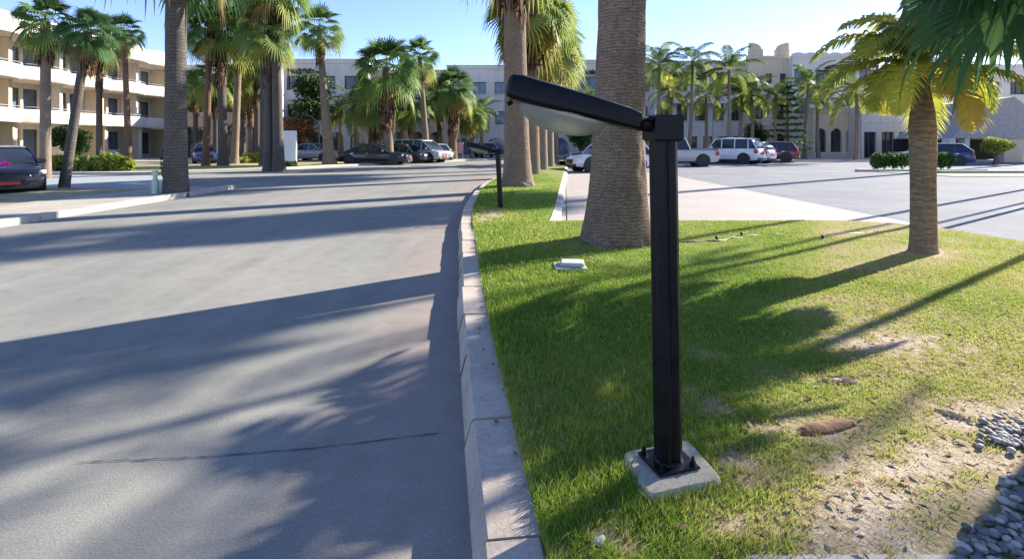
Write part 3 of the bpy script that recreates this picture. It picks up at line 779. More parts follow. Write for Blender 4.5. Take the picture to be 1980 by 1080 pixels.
def trunk_mesh(h, r0, r1, lean=(0,0), mat='bark_far', flare=1.35, fl_h=.7, seg=20, ringstep=None, bend=0.0, rough=.02, prof=None):
    n = max(12, int(h/(ringstep/2))) if ringstep else max(14, int(h/.35))
    zs = np.linspace(0, 1, n+1); th = np.linspace(0, 2*np.pi, seg, endpoint=False)
    Z, TH = np.meshgrid(zs*h, th, indexing='ij'); t = Z/h
    if prof: rad = np.interp(Z, [p[0] for p in prof], [p[1] for p in prof])
    else: rad = r0+(r1-r0)*t**.8; rad = rad*(1+(flare-1)*np.exp(-Z/fl_h*1.6))
    nz = fbm(TH*3+5, Z*3, 1, seg, 3); rad = rad*(1+rough*2*(nz-.5))
    rad = rad*(1+.22*(fbm(TH*4+9, Z*2, 1, seg*2, 3)-.42)*np.exp(-Z/.16))
    if ringstep:
        alt = (np.arange(n+1) % 2)[:, None]; rad = rad*(1 + (.013*alt)*(1.6*fbm(TH*2, Z*5, 1, 3)-.2))
        Z = Z + ringstep*.35*(fbm(TH*1.5, Z*1.2, 1, 8)-.5)*2*np.minimum(1, Z/.2)
    cx = lean[0]*t + bend*np.sin(t*np.pi); cy = lean[1]*t
    V = np.stack([cx+np.cos(TH)*rad, cy+np.sin(TH)*rad, Z-.06*(Z<.001)], -1).reshape(-1, 3)
    idx = np.arange((n+1)*seg).reshape(n+1, seg); nx = np.roll(idx, -1, 1)
    Fq = np.stack([idx[:-1], nx[:-1], nx[1:], idx[1:]], -1).reshape(-1, 4)
    return npmesh('trunk', V, Fq, 4, M[mat], smooth=True)

CROWNS = [fan_crown(s, mat='fan', n=nn) for s, nn in ((1,34),(2,28),(3,38))]
CROWNY = fan_crown(5, n=46, bias=.2, low=-62)
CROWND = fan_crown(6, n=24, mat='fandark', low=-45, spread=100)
SKIRTS = [skirt_mesh(21), skirt_mesh(22, h=2.4, r=.35)]
PROTO = []
def use(src, parent, loc, rz, sc, name='crown'):
    c = src.copy(); c.name = name; COL.objects.link(c); c.parent = parent; c.location = loc; c.rotation_euler = (0, 0, rz)
    c.scale = sc if hasattr(sc, '__len__') else (sc, sc, sc); return c

def fan_palm(px, py, topz, r0, r1, label, lean=(0,0), crown=0, sc=1.0, skirt=0, skirt_r=1.0, mat='bark_far', z=0.0, ringstep=None, seg=18, group='fan palms of the car park', rz=None, flare=1.35, fl_h=.7, xy=None, bend=0, skw=1.0, rough=.02):
    x, y = xy if xy else at(px, py, z)
    root = empty('fan_palm', (x, y, z)); tag(root, label, 'palm tree', group)
    h = topz-z
    t = trunk_mesh(h, r0, r1, lean, mat, flare=flare, ringstep=ringstep, seg=seg, bend=bend, fl_h=fl_h, rough=rough); t.parent = root
    src = {0: CROWNS[0], 1: CROWNS[1], 2: CROWNS[2], 'y': CROWNY, 'd': CROWND}[crown]
    rz = random.uniform(0, 6.28) if rz is None else rz
    use(src, root, (lean[0], lean[1], h+.1), rz, sc)
    if skirt is not None:
        s = SKIRTS[skirt]; f = r1/.2*skw; use(s, root, (lean[0]*.97, lean[1]*.97, h-.95*(sc if not hasattr(sc,'__len__') else 1)), rz, (f*skirt_r, f*skirt_r, sc), 'skirt')
    return root

LG = 'fan palms left of the road'; MG = 'fan palms in a row on the grass median'; RG = 'coconut palms along the far side of the car park'
# -- left of the road
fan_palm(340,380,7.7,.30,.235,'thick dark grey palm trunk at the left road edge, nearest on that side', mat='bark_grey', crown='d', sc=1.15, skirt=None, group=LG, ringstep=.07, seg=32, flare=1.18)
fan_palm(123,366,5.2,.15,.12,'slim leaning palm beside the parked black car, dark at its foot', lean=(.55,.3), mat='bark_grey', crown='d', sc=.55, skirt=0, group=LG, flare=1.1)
fan_palm(88,345,6.7,.20,.17,'pale straight palm just left of the slim leaning one', mat='bark_far', crown=0, sc=.72, skirt=0, group=LG, flare=1.1)
fan_palm(192,322,8.3,.19,.15,'straight brown palm before the middle of the balcony building', mat='bark_grey', crown=2, sc=1.0, skirt=1, group=LG, flare=1.1)
fan_palm(250,329,7.7,.18,.12,'thin dark palm at the right end of the yellow-green hedge', lean=(-.3,0), mat='bark_red', crown=1, sc=.62, skirt=None, group=LG, flare=1.1)
fan_palm(398,322,11.0,.22,.17,'tall slender reddish palm right of the thick dark trunk', lean=(.3,0), mat='bark_red', crown=0, sc=1.15, skirt=0, group=LG)
fan_palm(432,322,8.8,.30,.24,'brown palm with dense crown, second right of the thick dark trunk', lean=(-.2,0), mat='bark_grey', crown=2, sc=1.15, skirt=1, group=LG)
fan_palm(453,318,9.6,.26,.20,'palm partly behind its neighbour in the clump left of centre', lean=(.4,0), mat='bark_far', crown=1, sc=1.15, skirt=0, group=LG)
fan_palm(497,315,7.6,.24,.18,'shaded palm at the back of the clump, right half', mat='bark_grey', crown=1, sc=1.0, skirt=1, group=LG)
fan_palm(378,312,6.4,.20,.16,'short palm seen just right of the thick dark trunk', mat='bark_grey', crown=0, sc=.95, skirt=0, group=LG)
fan_palm(470,309,7.4,.22,.18,'farthest palm of the clump left of centre', mat='bark_grey', crown=2, sc=1.1, skirt=1, group=LG)
fan_palm(417,317,6.3,.2,.16,'short palm squeezed between the slender reddish one and the brown one', mat='bark_grey', crown=1, sc=1.1, skirt=0, group=LG)
fan_palm(484,312,6.6,.2,.16,'mid-height palm in the right half of the clump, greener than its neighbours', mat='bark_far', crown=2, sc=1.15, skirt=1, group=LG)
fan_palm(508,322,10.4,.2,.15,'very tall thin palm just left of the paired grey trunks', mat='bark_grey', crown=1, sc=1.1, skirt=0, group=LG)
fan_palm(519,331,7.6,.24,.2,'grey palm trunk pressed behind the tall grey one', lean=(-.1,.2), mat='bark_grey', crown=1, sc=1.0, skirt=1, group=LG)
fan_palm(539,331,9.9,.30,.2,'tall grey palm with brown skirt, right of the clump', lean=(-.2,0), mat='bark_grey', crown=2, sc=1.1, skirt=0, group=LG, skw=1.1)
fan_palm(638,320,9.3,.36,.17,'lone tall palm with bulging foot and red-brown skirt, left of black saloon', lean=(-.7,0), mat='bark_far', crown=1, sc=.98, skirt=0, group=LG, bend=-.05, fl_h=1.2, flare=1.5)
fan_palm(752,318,6.9,.36,.28,'sturdy palm with shaggy brown collar in front of the black saloon', lean=(-.2,0), mat='bark_far', crown=0, sc=1.4, skirt=1, skw=1.35, group=LG)
fan_palm(826,314,8.3,.30,.17,'slim tall palm in front of the silver minivan', lean=(-.6,0), mat='bark_far', crown=1, sc=1.0, skirt=0, group=LG, skw=1.3)
fan_palm(875,308,6.6,.40,.36,'stout palm wrapped in dark leaf bases right of the silver minivan', mat='bark_red', crown=2, sc=1.3, skirt=1, skw=1.0, group=LG)
fan_palm(912,306,4.5,.16,.14,'young orange-tinged palm before the arched doorway', mat='bark_far', crown='y', sc=1.0, skirt=0, group=LG)
fan_palm(720,309,5.3,.22,.18,'low palm behind the black saloon, left of the sturdy palm', mat='bark_far', crown=2, sc=1.4, skirt=0, group=LG)
fan_palm(795,307,5.9,.22,.18,'low palm behind the silver minivan roof', mat='bark_far', crown=0, sc=1.4, skirt=0, group=LG)
fan_palm(850,305,6.3,.22,.18,'background palm between the slim and the stout palm', mat='bark_far', crown=2, sc=1.3, skirt=0, group=LG)
# -- median row
fan_palm(1192,468,7.9,.355,.285,'massive ringed palm trunk directly behind the foreground lamp', lean=(.17,0), mat='bark', crown=0, sc=1.35, skirt=0, z=.14, group=MG, ringstep=.024, seg=84, flare=1.42, fl_h=1.1, rough=.05)
fan_palm(1001,361,8.3,.40,.31,'palm with root-flared foot rising behind the lamp head', lean=(-.15,0), mat='bark', crown=1, sc=1.1, skirt=0, z=.14, group=MG, ringstep=.05, seg=48, flare=1.35, fl_h=1.0)
fan_palm(1028,337,7.8,.36,.27,'second palm of the row beyond the root-flared one', lean=(-.0,0), mat='bark', crown='y', sc=1.2, skirt=0, z=.14, group=MG, skw=1.2, flare=1.2)
fan_palm(1046,328,7.0,.34,.28,'third palm of the row, red-brown under its crown', mat='bark_far', crown='y', sc=1.35, skirt=0, z=.14, group=MG, skw=1.1, flare=1.2)
fan_palm(1060,322,8.0,.34,.28,'fourth palm of the row, yellow-green crown', mat='bark_far', crown='y', sc=1.35, skirt=0, z=.14, group=MG, flare=1.2)
fan_palm(1072,317,7.4,.32,.26,'farthest palm of the row on the median', mat='bark_far', crown=0, sc=1.3, skirt=0, z=0, group=MG, flare=1.2)
fp = [o for o in bpy.data.objects if o.get('label','').startswith('palm with root-flared')][0]
bm = bmesh.new(); bmesh.ops.create_icosphere(bm, subdivisions=4, radius=1)
for v in bm.verts:
    q = v.co.copy(); k = .85+.5*float(fbm(q.x*3+q.z*2, q.y*3-q.z, 1.3, 4.2)); v.co = Vector((q.x*.34*k+.14, q.y*.30*k-.22, q.z*.20*k+.03))
me = bpy.data.meshes.new('root_mass'); bm.to_mesh(me); bm.free(); me.materials.append(simple('root_fibre', (.19,.155,.125), .95, .45, 14, bumps=.9, bscale=45)); me.polygons.foreach_set('use_smooth', [True]*len(me.polygons))
o = bpy.data.objects.new('root_mass', me); COL.objects.link(o); o.parent = fp
# -- tall palms standing beyond the right edge of the picture (their shadows cross the road; the two tallest are added for shade)
sa = Vector((math.sin(R(SUN_AZ)), math.cos(R(SUN_AZ)), 0)); TE = math.tan(R(SUN_EL))
def caster(sx, sy, h, label, crown=0, sc=1.15, r=.2, minx=1.06, lean=(0,0), coco=False):
    """palm of height h whose crown shades the ground at (sx, sy)"""
    p = Vector((sx, sy, 0)) + sa*(h/TE)
    if coco:
        root = empty('coconut_palm', (p.x, p.y, 0)); tag(root, label, 'palm tree', 'tall palms out of view on the right'); trunk_mesh(h, r*1.2, r, (0,0), 'bark_coco', seg=12).parent = root
        use(COCO[crown], root, (0,0,h-.1), random.uniform(0,6.28), sc); return
    fan_palm(0,0,h,r*1.2,r,label, xy=(p.x-lean[0], p.y-lean[1]), crown=crown, sc=sc, mat='bark_far', group='tall palms out of view on the right', skirt=0, lean=lean)
#@@CASTERS
# ---------------------------------------------------------- pinnate (coconut) palms
def frond(V, T, C, base, az, el, L, tint, nl=34, ll=.55, arch=1.3, wl=.022, droopl=.7):
    h = Vector((math.cos(az), math.sin(az), 0)); s = Vector((-math.sin(az), math.cos(az), 0)); p = Vector(base); e = el; pts = []
    n = 14
    for k in range(n+1):
        t = k/n; pts.append((p.copy(), e)); p = p + (h*math.cos(e)+Vector((0,0,math.sin(e))))*L/n; e -= arch/n*(.6+.9*t)
    for k in range(n):
        a, ea = pts[k]; b, eb = pts[k+1]; w = .030*(1-k/n)+.006; i = len(V)
        V += [a-s*w, a+s*w, b+s*w*.9, b-s*w*.9]; C += [.62]*4; T += [(i,i+1,i+2),(i,i+2,i+3)]
    for k in range(nl):
        t = .16+.84*(k+.5)/nl; f = t*n; i0 = min(int(f), n-1); a = pts[i0][0].lerp(pts[i0+1][0], f-i0); ee = pts[i0][1]
        d = h*math.cos(ee)+Vector((0,0,math.sin(ee))); u = Vector((0,0,math.cos(ee)))-h*math.sin(ee)
        l = ll*(math.sin(math.pi*min(1,(t*.92+.08)))**.55)*random.uniform(.85,1.1)
        for sg in (-1, 1):
            o = (s*sg*.85 + d*.55 + u*random.uniform(.05,.3)).normalized()
            m1 = a+o*l*.5; m2 = m1 + (o*.6+Vector((0,0,-droopl*random.uniform(.6,1.2)))).normalized()*l*.5
            w = d*wl; i = len(V); tt = tint+random.uniform(-.09,.09)
            V += [a-w*.6, a+w*.6, m1+w, m1-w, m2]; C += [tt,tt,tt,tt,tt+.1]; T += [(i,i+1,i+2),(i,i+2,i+3),(i+3,i+2,i+4)]
def coco_crown(seed, n=20, L=2.4, bias=0, nl=34, ll=.55, wl=.022, up=78, low=-35, arch=1.5, mat='coco', yellow=.3):
    random.seed(seed); V = []; T = []; C = []
    for k in range(n):
        t = (k+.5)/n; el = R(up+(low-up)*t+random.uniform(-6,6)); az = k*2.39996+random.uniform(-.3,.3)
        tint = .12+bias+.35*t*t+(random.uniform(.1,.3) if random.random() < yellow else 0)
        frond(V, T, C, (0,0,0), az, el, L*random.uniform(.8,1.05), tint, nl, ll, arch*random.uniform(.8,1.15), wl)
    return npmesh('crown', np.array([v[:] for v in V]), np.array(T), 3, M[mat], {'tint': np.clip(np.array(C),0,1)})
COCO = [coco_crown(34, 10, 2.6, .05, ll=.6, wl=.022), coco_crown(31, 18, 2.6, .02, ll=.62, wl=.03), coco_crown(32, 20, 2.6, .08, ll=.6, wl=.03, yellow=.5), coco_crown(33, 16, 2.4, -.02, ll=.6, wl=.03, up=85)]
def coco_palm(px, py, topz, label, crown=0, sc=1.0, r=.17, lean=(0,0), group=RG, mat='bark_coco'):
    x, y = at(px, py, 0); root = empty('coconut_palm', (x, y, 0)); tag(root, label, 'palm tree', group)
    trunk_mesh(topz, r*1.15, r*.7, lean, mat, seg=14, bend=random.uniform(-.15,.15)).parent = root
    use(COCO[crown+1], root, (lean[0], lean[1], topz-.1), random.uniform(0,6.28), sc*1.2); return root
caster(-.75,1.5,6.4,'coconut palm right of the picture, its fronds shading the road by the kerb', 0, .62, r=.05, coco=True)
caster(-3.5,3.2,13.2,'tall fan palm right of the picture, shading the near left of the road', 1, .46, r=.07)
caster(-5.6,8.7,23.5,'tallest unseen fan palm, added right of the picture to shade the middle distance of the road', 0, 1.05, r=.10)  # added palm out of view, there to throw shade on the mid road
caster(-3.0,10.2,22.5,'second tallest unseen fan palm, added right of the picture to shade the road near the far lamp', 1, 1.15, r=.10)  # also added out of view, for shade on the road by the far lamp
caster(-1.9,2.7,8.6,'mid-height coconut palm right of the picture, its fronds streaking the road', 0, .8, r=.05, coco=True)
caster(1.35,5.25,9.5,'slender coconut palm right of the picture, shading the lawn beside the massive trunk', 0, .38, r=.045, coco=True)
coco_palm(1268,311,8.2,'coconut palm just right of the massive trunk', 1, 1.05, lean=(.3,0))
coco_palm(1298,309,6.2,'low coconut palm between the first and second tall ones', 1, .95)
coco_palm(1330,311,8.5,'coconut palm with crown breaking the skyline left of the tower', 0, 1.0, lean=(.4,0))
coco_palm(1365,308,6.1,'yellowing coconut palm behind the triangular sign', 1, 1.0)
coco_palm(1410,312,7.6,'coconut palm directly behind the white off-roader', 2, 1.1)
coco_palm(1428,309,5.9,'lower coconut palm behind the white off-roader roof', 0, 1.0, lean=(.3,0))
coco_palm(1452,309,6.3,'coconut palm in front of the cream tower', 1, .95)
coco_palm(1500,309,5.8,'drooping coconut palm above the dark red car', 1, .9)
coco_palm(1556,309,6.9,'coconut palm right of the dark conifer', 2, 1.05, lean=(.35,0))
coco_palm(1583,307,6.4,'coconut palm by the arched windows of the tan facade', 0, .95)
coco_palm(1655,312,5.9,'coconut palm behind the clipped hedge, left end', 0, .85)
coco_palm(690,307,5.3,'feathery palm behind the black saloon', 1, 1.1, group='feathery palms behind the parked cars')
coco_palm(655,305,4.9,'feathery palm beside the lone tall palm', 0, 1.0, group='feathery palms behind the parked cars')
coco_palm(775,306,5.5,'feathery palm over the silver minivan', 0, 1.1, group='feathery palms behind the parked cars')
coco_palm(930,305,4.9,'feathery yellow palm left of the far lamp post', 1, .9, group='feathery palms behind the parked cars')
coco_palm(1140,305,5.8,'feathery palm seen past the massive trunk, over the dark car', 2, 1.0, group='feathery palms behind the parked cars')

# the close palm with yellow-green fronds on the lawn
x, y = at(1786, 490, .15); root = empty('lawn_palm', (x, y, .14)); tag(root, 'yellow-green palm with smooth pale trunk on the right of the lawn', 'palm tree')
t = trunk_mesh(2.22, 0, 0, (-.02,0), 'bark_far', seg=36, ringstep=.045, rough=.035, prof=[(0,.165),(.08,.145),(.4,.132),(.9,.130),(1.3,.138),(1.55,.142),(1.75,.125),(2.0,.085),(2.22,.06)]); t.parent = root
mm_ = MB(); mm_.tube([(-.02,0,2.1),(0,0,2.45),(.02,0,2.75)], [.07,.055,.035], 12); mm_.build('crownshaft', simple('crownshaft', (.22,.24,.08), .6), root, smooth=True)
random.seed(77); V_ = []; T_ = []; C_ = []
spec = []
for k in range(32):
    t_ = k/31; el = 86-100*t_+random.uniform(-8,8); spec.append((k*2.39996+.4, el, random.uniform(.95,1.4)*(1.0 if t_ > .2 else .75), .55+.40*random.random()))
for az, el, L_, tt_ in spec:
    frond(V_, T_, C_, (0,0,random.uniform(-.15,.1)), az, R(el), L_*1.05, tt_, nl=44, ll=.40, arch=1.75, wl=.019, droopl=.7)
o = npmesh('crown', np.array([v[:] for v in V_]), np.array(T_), 3, M['coco'], {'tint': np.clip(np.array(C_),0,1)}); o.parent = root; o.location = (.0,0,2.35)

# the near dark fan palm whose leaves hang into the top right corner
root = empty('fan_palm', (4.25, 3.2, .14)); tag(root, 'dark fan palm whose big leaves hang into the top right corner', 'palm tree')
trunk_mesh(2.9, .2, .16, (-.1,0), 'bark', seg=28, ringstep=.05).parent = root
random.seed(91); V_ = []; T_ = []; C_ = []
for k in range(18):
    t_ = (k+.5)/18; el = R(82-75*t_+random.uniform(-6,6)); az = k*2.39996+1.0; d = Vector((math.cos(az)*math.cos(el), math.sin(az)*math.cos(el), math.sin(el)))
    fan_leaf(V_, T_, C_, Vector((0,0,0)), d, .75, .58, .12+.25*t_+random.uniform(-.05,.1), segs=26, spread=110, droop=.3, split=.7)
for az, el, pet, L_ in [(178,-24,1.25,.60),(196,-38,.95,.55),(163,-16,1.15,.6),(205,-18,1.0,.6),(186,-6,1.2,.55),(225,-40,.8,.6),(140,-25,.9,.6)]:
    d = Vector((math.cos(R(az))*math.cos(R(el)), math.sin(R(az))*math.cos(R(el)), math.sin(R(el))))
    fan_leaf(V_, T_, C_, Vector((0,0,-.1)), d, pet, L_, .25+random.uniform(-.1,.1), segs=28, spread=112, droop=.35, split=.74)
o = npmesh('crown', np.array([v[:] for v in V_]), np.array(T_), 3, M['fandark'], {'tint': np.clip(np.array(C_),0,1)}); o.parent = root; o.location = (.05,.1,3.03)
for o in CROWNS+[CROWNY, CROWND]+SKIRTS+COCO: bpy.data.objects.remove(o)

# ---------------------------------------------------------- broadleaf trees, shrubs, hedges
def leafcloud(name, ells, n, size, mat, parent=None, tb=.4):
    V = []; T = []; C = []; tot = sum(e[3]*e[4]*e[5] for e in ells); off = 0
    for (cx,cy,cz,a,b,c) in ells:
        k = max(20, int(n*a*b*c/tot)); d = rng.normal(size=(k,3)); d /= np.linalg.norm(d,axis=1)[:,None]; r = rng.random(k)**.45
        clump = fbm(d[:,0]*2+cx, d[:,1]*2+d[:,2]*2, 1.6, cz)
        p = d*np.array([a,b,c])*(r*(.65+.6*clump))[:,None]+np.array([cx,cy,cz])
        u = rng.normal(size=(k,3)); u /= np.linalg.norm(u,axis=1)[:,None]; w = np.cross(u, rng.normal(size=(k,3))); w /= np.linalg.norm(w,axis=1)[:,None]
        s = size*rng.uniform(.6,1.3,k)[:,None]
        V.append(np.stack([p-u*s, p+w*s*.5, p+u*s, p-w*s*.5],1).reshape(-1,3)); i = off+np.arange(k)*4; T.append(np.stack([i,i+1,i+2,i+3],1)); off += 4*k
        C.append(np.repeat(np.clip(tb+.5*(clump-.5)+rng.normal(0,.12,k),0,1),4))
    return npmesh(name, np.concatenate(V), np.concatenate(T), 4, M[mat], {'tint': np.concatenate(C)}, parent)
def shrub(px, py, w, h, label, mat='leaf', d=None, n=900, size=.10, group=None, cat='shrub', tb=.45, y=None, x=None, name='shrub'):
    X, Y = at(px, py, 0); k = Y/F; W = w*k/2; H = h*k; D = d or W*.8
    root = empty(name, (X, Y, 0)); tag(root, label, cat, group)
    ne = max(2, int(W*2/ (H*.9))+1); ells = []
    for i in range(ne):
        fx = (i+.5)/ne*2-1; ells.append((fx*W*.8, random.uniform(-.2,.2)*D, H*.52, W/ne*1.35, D, H*.5*random.uniform(.85,1.12)))
    leafcloud('foliage', ells, n, size, mat, root, tb)
    m = MB()
    for i in range(ne): 
        fx = (i+.5)/ne*2-1; m.tube([(fx*W*.8,0,-.02),(fx*W*.75,0,H*.5)], [.04,.02], 6)
    m.build('stem', M['wood'], root); return root
def tree(px, py, w, h, th, label, mat='leaf', n=2600, size=.16, tb=.4, tr=.16, cat='tree'):
    X, Y = at(px, py, 0); k = Y/F; W = w*k/2; H = h*k; TH = th*k
    root = empty('tree', (X, Y, 0)); tag(root, label, cat)
    ells = []; m = MB(); m.tube([(0,0,-.05),(.05,0,TH*.5),(0,0,TH)], [tr*1.3,tr,tr*.8], 10)
    for i in range(9):
        a = i*2.4; rr = W*.55*(.3+.7*random.random()); z = TH+(H-TH)*(.25+.6*random.random()); c = (math.cos(a)*rr, math.sin(a)*rr*.8, z)
        ells.append((*c, W*.5, W*.45, (H-TH)*.26)); m.tube([(0,0,TH*.92), (c[0]*.5,c[1]*.5,(TH+z)/2), c], [tr*.6,tr*.35,tr*.12], 6)
    m.build('trunk', M['wood'], root); leafcloud('crown', ells, n, size, mat, root, tb); return root
random.seed(5)
tree(135,320,95,75,15,'small dark rounded tree before the ground floor of the balcony building', size=.13, tb=.35)
tree(600,308,110,165,60,'broad green tree between the tall grey palm and the lone palm', size=.2)
tree(572,309,95,82,25,'small orange-brown tree above the white panel', mat='orange', size=.14)
tree(470,303,170,110,35,'dark spreading tree behind the palm clump', size=.22, tb=.2, n=4200)
tree(385,303,90,130,35,'dark leafy tree seen right of the thick dark trunk', size=.2, tb=.25)
tree(1455,303,60,66,12,'round dark tree behind the white off-roader', size=.14, tb=.3)
tree(1122,305,70,60,12,'dark green tree over the parked cars beyond the median', size=.14, tb=.35)
tree(1925,318,62,50,16,'small yellow-leaved tree at the entrance canopy', mat='hedge', size=.09, tb=.6)
# conifer with tiered branches
X, Y = at(1523, 309); root = empty('conifer', (X, Y, 0)); tag(root, 'dark tiered conifer behind the dark red car', 'conifer tree')
m = MB(); m.tube([(0,0,0),(0,0,7.2)], [.16,.03], 8); m.build('trunk', M['wood'], root)
ells = []
for i in range(11):
    z = 1.0+i*.56; rr = 2.0*(1-i/12.5)
    for k in range(6): a = k*math.pi/3+i*.5; ells += [(math.cos(a)*rr*.55, math.sin(a)*rr*.55, z-.05, rr*.42, rr*.2, .10), (math.cos(a)*rr*.9, math.sin(a)*rr*.9, z+.04, rr*.22, rr*.16, .09)]
leafcloud('crown', ells, 4500, .10, 'fandark', root, .4)
HG = 'yellow-green hedge plants'
for i, (px, w, h, lab) in enumerate([(105,42,34,'first yellow-green hedge plant, behind the black car'),(150,48,32,'yellow-green hedge plant right of the leaning palm'),(186,40,33,'yellow-green hedge plant in the middle of its row'),(218,46,38,'tallest yellow-green hedge plant, left of the thin dark palm'),(243,30,30,'last yellow-green hedge plant, under the thin dark palm')]):
    shrub(px, 334, w, h, lab, 'hedge', n=1100, size=.11, group=HG, cat='hedge plant')
shrub(415,316,34,26,'round green bush at the foot of the slender reddish palm','hedge',n=500,tb=.35)
shrub(487,316,34,22,'bright yellow bush in the palm clump','hedge',n=500,tb=.75)
shrub(470,317,26,14,'low yellow bush left of the bright one','hedge',n=300,tb=.7)
shrub(562,325,26,14,'small clipped bush at the foot of the white panel','leaf',n=400)
shrub(868,309,22,22,'yellowish bush around the stout palm','hedge',n=400,tb=.5)
shrub(916,304,22,18,'green bush below the arched doorway','leaf',n=300)
shrub(325,352,26,62,'dark bush hugging the left of the thick dark trunk','leaf',n=600,size=.06,tb=.15)
shrub(1061,322,20,30,'yellow-green bush between the far trunks of the median row','hedge',n=500,tb=.5)
for px, w, h, lab in [(1702,36,34,'left end of the clipped green hedge behind the lawn palm'),(1735,44,36,'clipped green hedge bush just left of the lawn palm trunk'),(1826,34,36,'clipped green hedge bush just right of the lawn palm trunk')]:
    shrub(px, 328, w, h, lab, 'leaf', n=1500, size=.08, group='clipped hedge bushes across the car park', cat='hedge plant', tb=.62)
shrub(1576,305,20,16,'small round bush by the tan facade','leaf',n=300,tb=.6)
m = MB(); x0, y0 = at(1850,342); m.poly([(x0,y0,.02),(x0+12,y0+.6,.02),(x0+14,y0+5,.02),(x0-1,y0+5.5,.02)]); struct('lawn_patch', m, simple('far_lawn', (.10,.17,.03), .9, .3, 3))
m = MB(); x0, y0 = at(1660,332); m.box((x0,y0,.0),(x0+6.8,y0+.3,.12)); x0,y0=at(1850,338); m.box((x0,y0+1,.0),(x0+13,y0+1.25,.14)); struct('far_kerb', m, M['kerbwhite'])
m = MB(); x0, y0 = at(1310,313); m.box((6,y0,-.01),(80,y0+.35,.12)); m.poly([(6,y0+.35,.09),(80,y0+.35,.09),(80,y0+16,.09),(6,y0+16,.09)]); struct('far_kerb', m, M['kerbwhite'])
#@@BUILD
# ================================================================== BUILDINGS
def facade(m, P, U, Wd, z0, z1, ops, depth=.35):
    """P origin, U along vector, ops = [(u0,u1,v0,v1,arch)]; outward normal = -perp(U)"""
    U = U.normalized(); Nn = Vector((U.y, -U.x, 0))
    us = sorted({0, Wd} | {o[0] for o in ops} | {o[1] for o in ops}); vs = sorted({z0, z1} | {o[2] for o in ops} | {o[3] for o in ops})
    pt = lambda u, v, d=0: tuple(P + U*u - Nn*d + Vector((0,0,v)))
    for a, b in zip(us, us[1:]):
        for c, d in zip(vs, vs[1:]):
            cu, cv = (a+b)/2, (c+d)/2
            if any(o[0] < cu < o[1] and o[2] < cv < o[3] for o in ops): continue
            m.poly([pt(a,c), pt(b,c), pt(b,d), pt(a,d)])
    for (u0,u1,v0,v1,arch) in ops:
        m.poly([pt(u0,v0), pt(u0,v0,depth), pt(u0,v1,depth), pt(u0,v1)]); m.poly([pt(u1,v0), pt(u1,v1), pt(u1,v1,depth), pt(u1,v0,depth)])
        m.poly([pt(u0,v0), pt(u1,v0), pt(u1,v0,depth), pt(u0,v0,depth)]); m.poly([pt(u0,v1), pt(u0,v1,depth), pt(u1,v1,depth), pt(u1,v1)])
        if arch:
            r = (u1-u0)/2; c = (u0+u1)/2; n = 10; zc = v1-r
            ar = [(c+r*math.cos(math.pi*k/n), zc+r*math.sin(math.pi*k/n)) for k in range(n+1)]
            for k in range(n):
                (a, b), (a2, b2) = ar[k], ar[k+1]
                m.poly([pt(a,b,.001), pt(a,v1,.001), pt(a2,v1,.001), pt(a2,b2,.001)]); m.poly([pt(a,b,.001), pt(a2,b2,.001), pt(a2,b2,depth*.9), pt(a,b,depth*.9)])
def window(root, P, U, u0, u1, v0, v1, depth, nb=2, gm='glass'):
    U = U.normalized(); Nn = Vector((U.y, -U.x, 0)); f = MB(); t = .06
    M4 = Matrix((( U.x, -Nn.x, 0, P.x), (U.y, -Nn.y, 0, P.y), (0,0,1,0), (0,0,0,1)))
    d0 = depth-.10; d1 = depth-.04
    f.box((u0,d0,v0),(u0+t,d1,v1),mat=M4); f.box((u1-t,d0,v0),(u1,d1,v1),mat=M4); f.box((u0+t,d0,v0),(u1-t,d1,v0+t),mat=M4); f.box((u0+t,d0,v1-t),(u1-t,d1,v1),mat=M4)
    for k in range(1, nb): c = u0+(u1-u0)*k/nb; f.box((c-t/2,d0+.003,v0+t),(c+t/2,d1-.003,v1-t),mat=M4)
    w = f.build('window', M['frame'], root)
    g = MB(); g.box((u0+.01,depth-.035,v0+.01),(u1-.01,depth-.015,v1-.01),mat=M4); g.build('pane', M[gm], w)

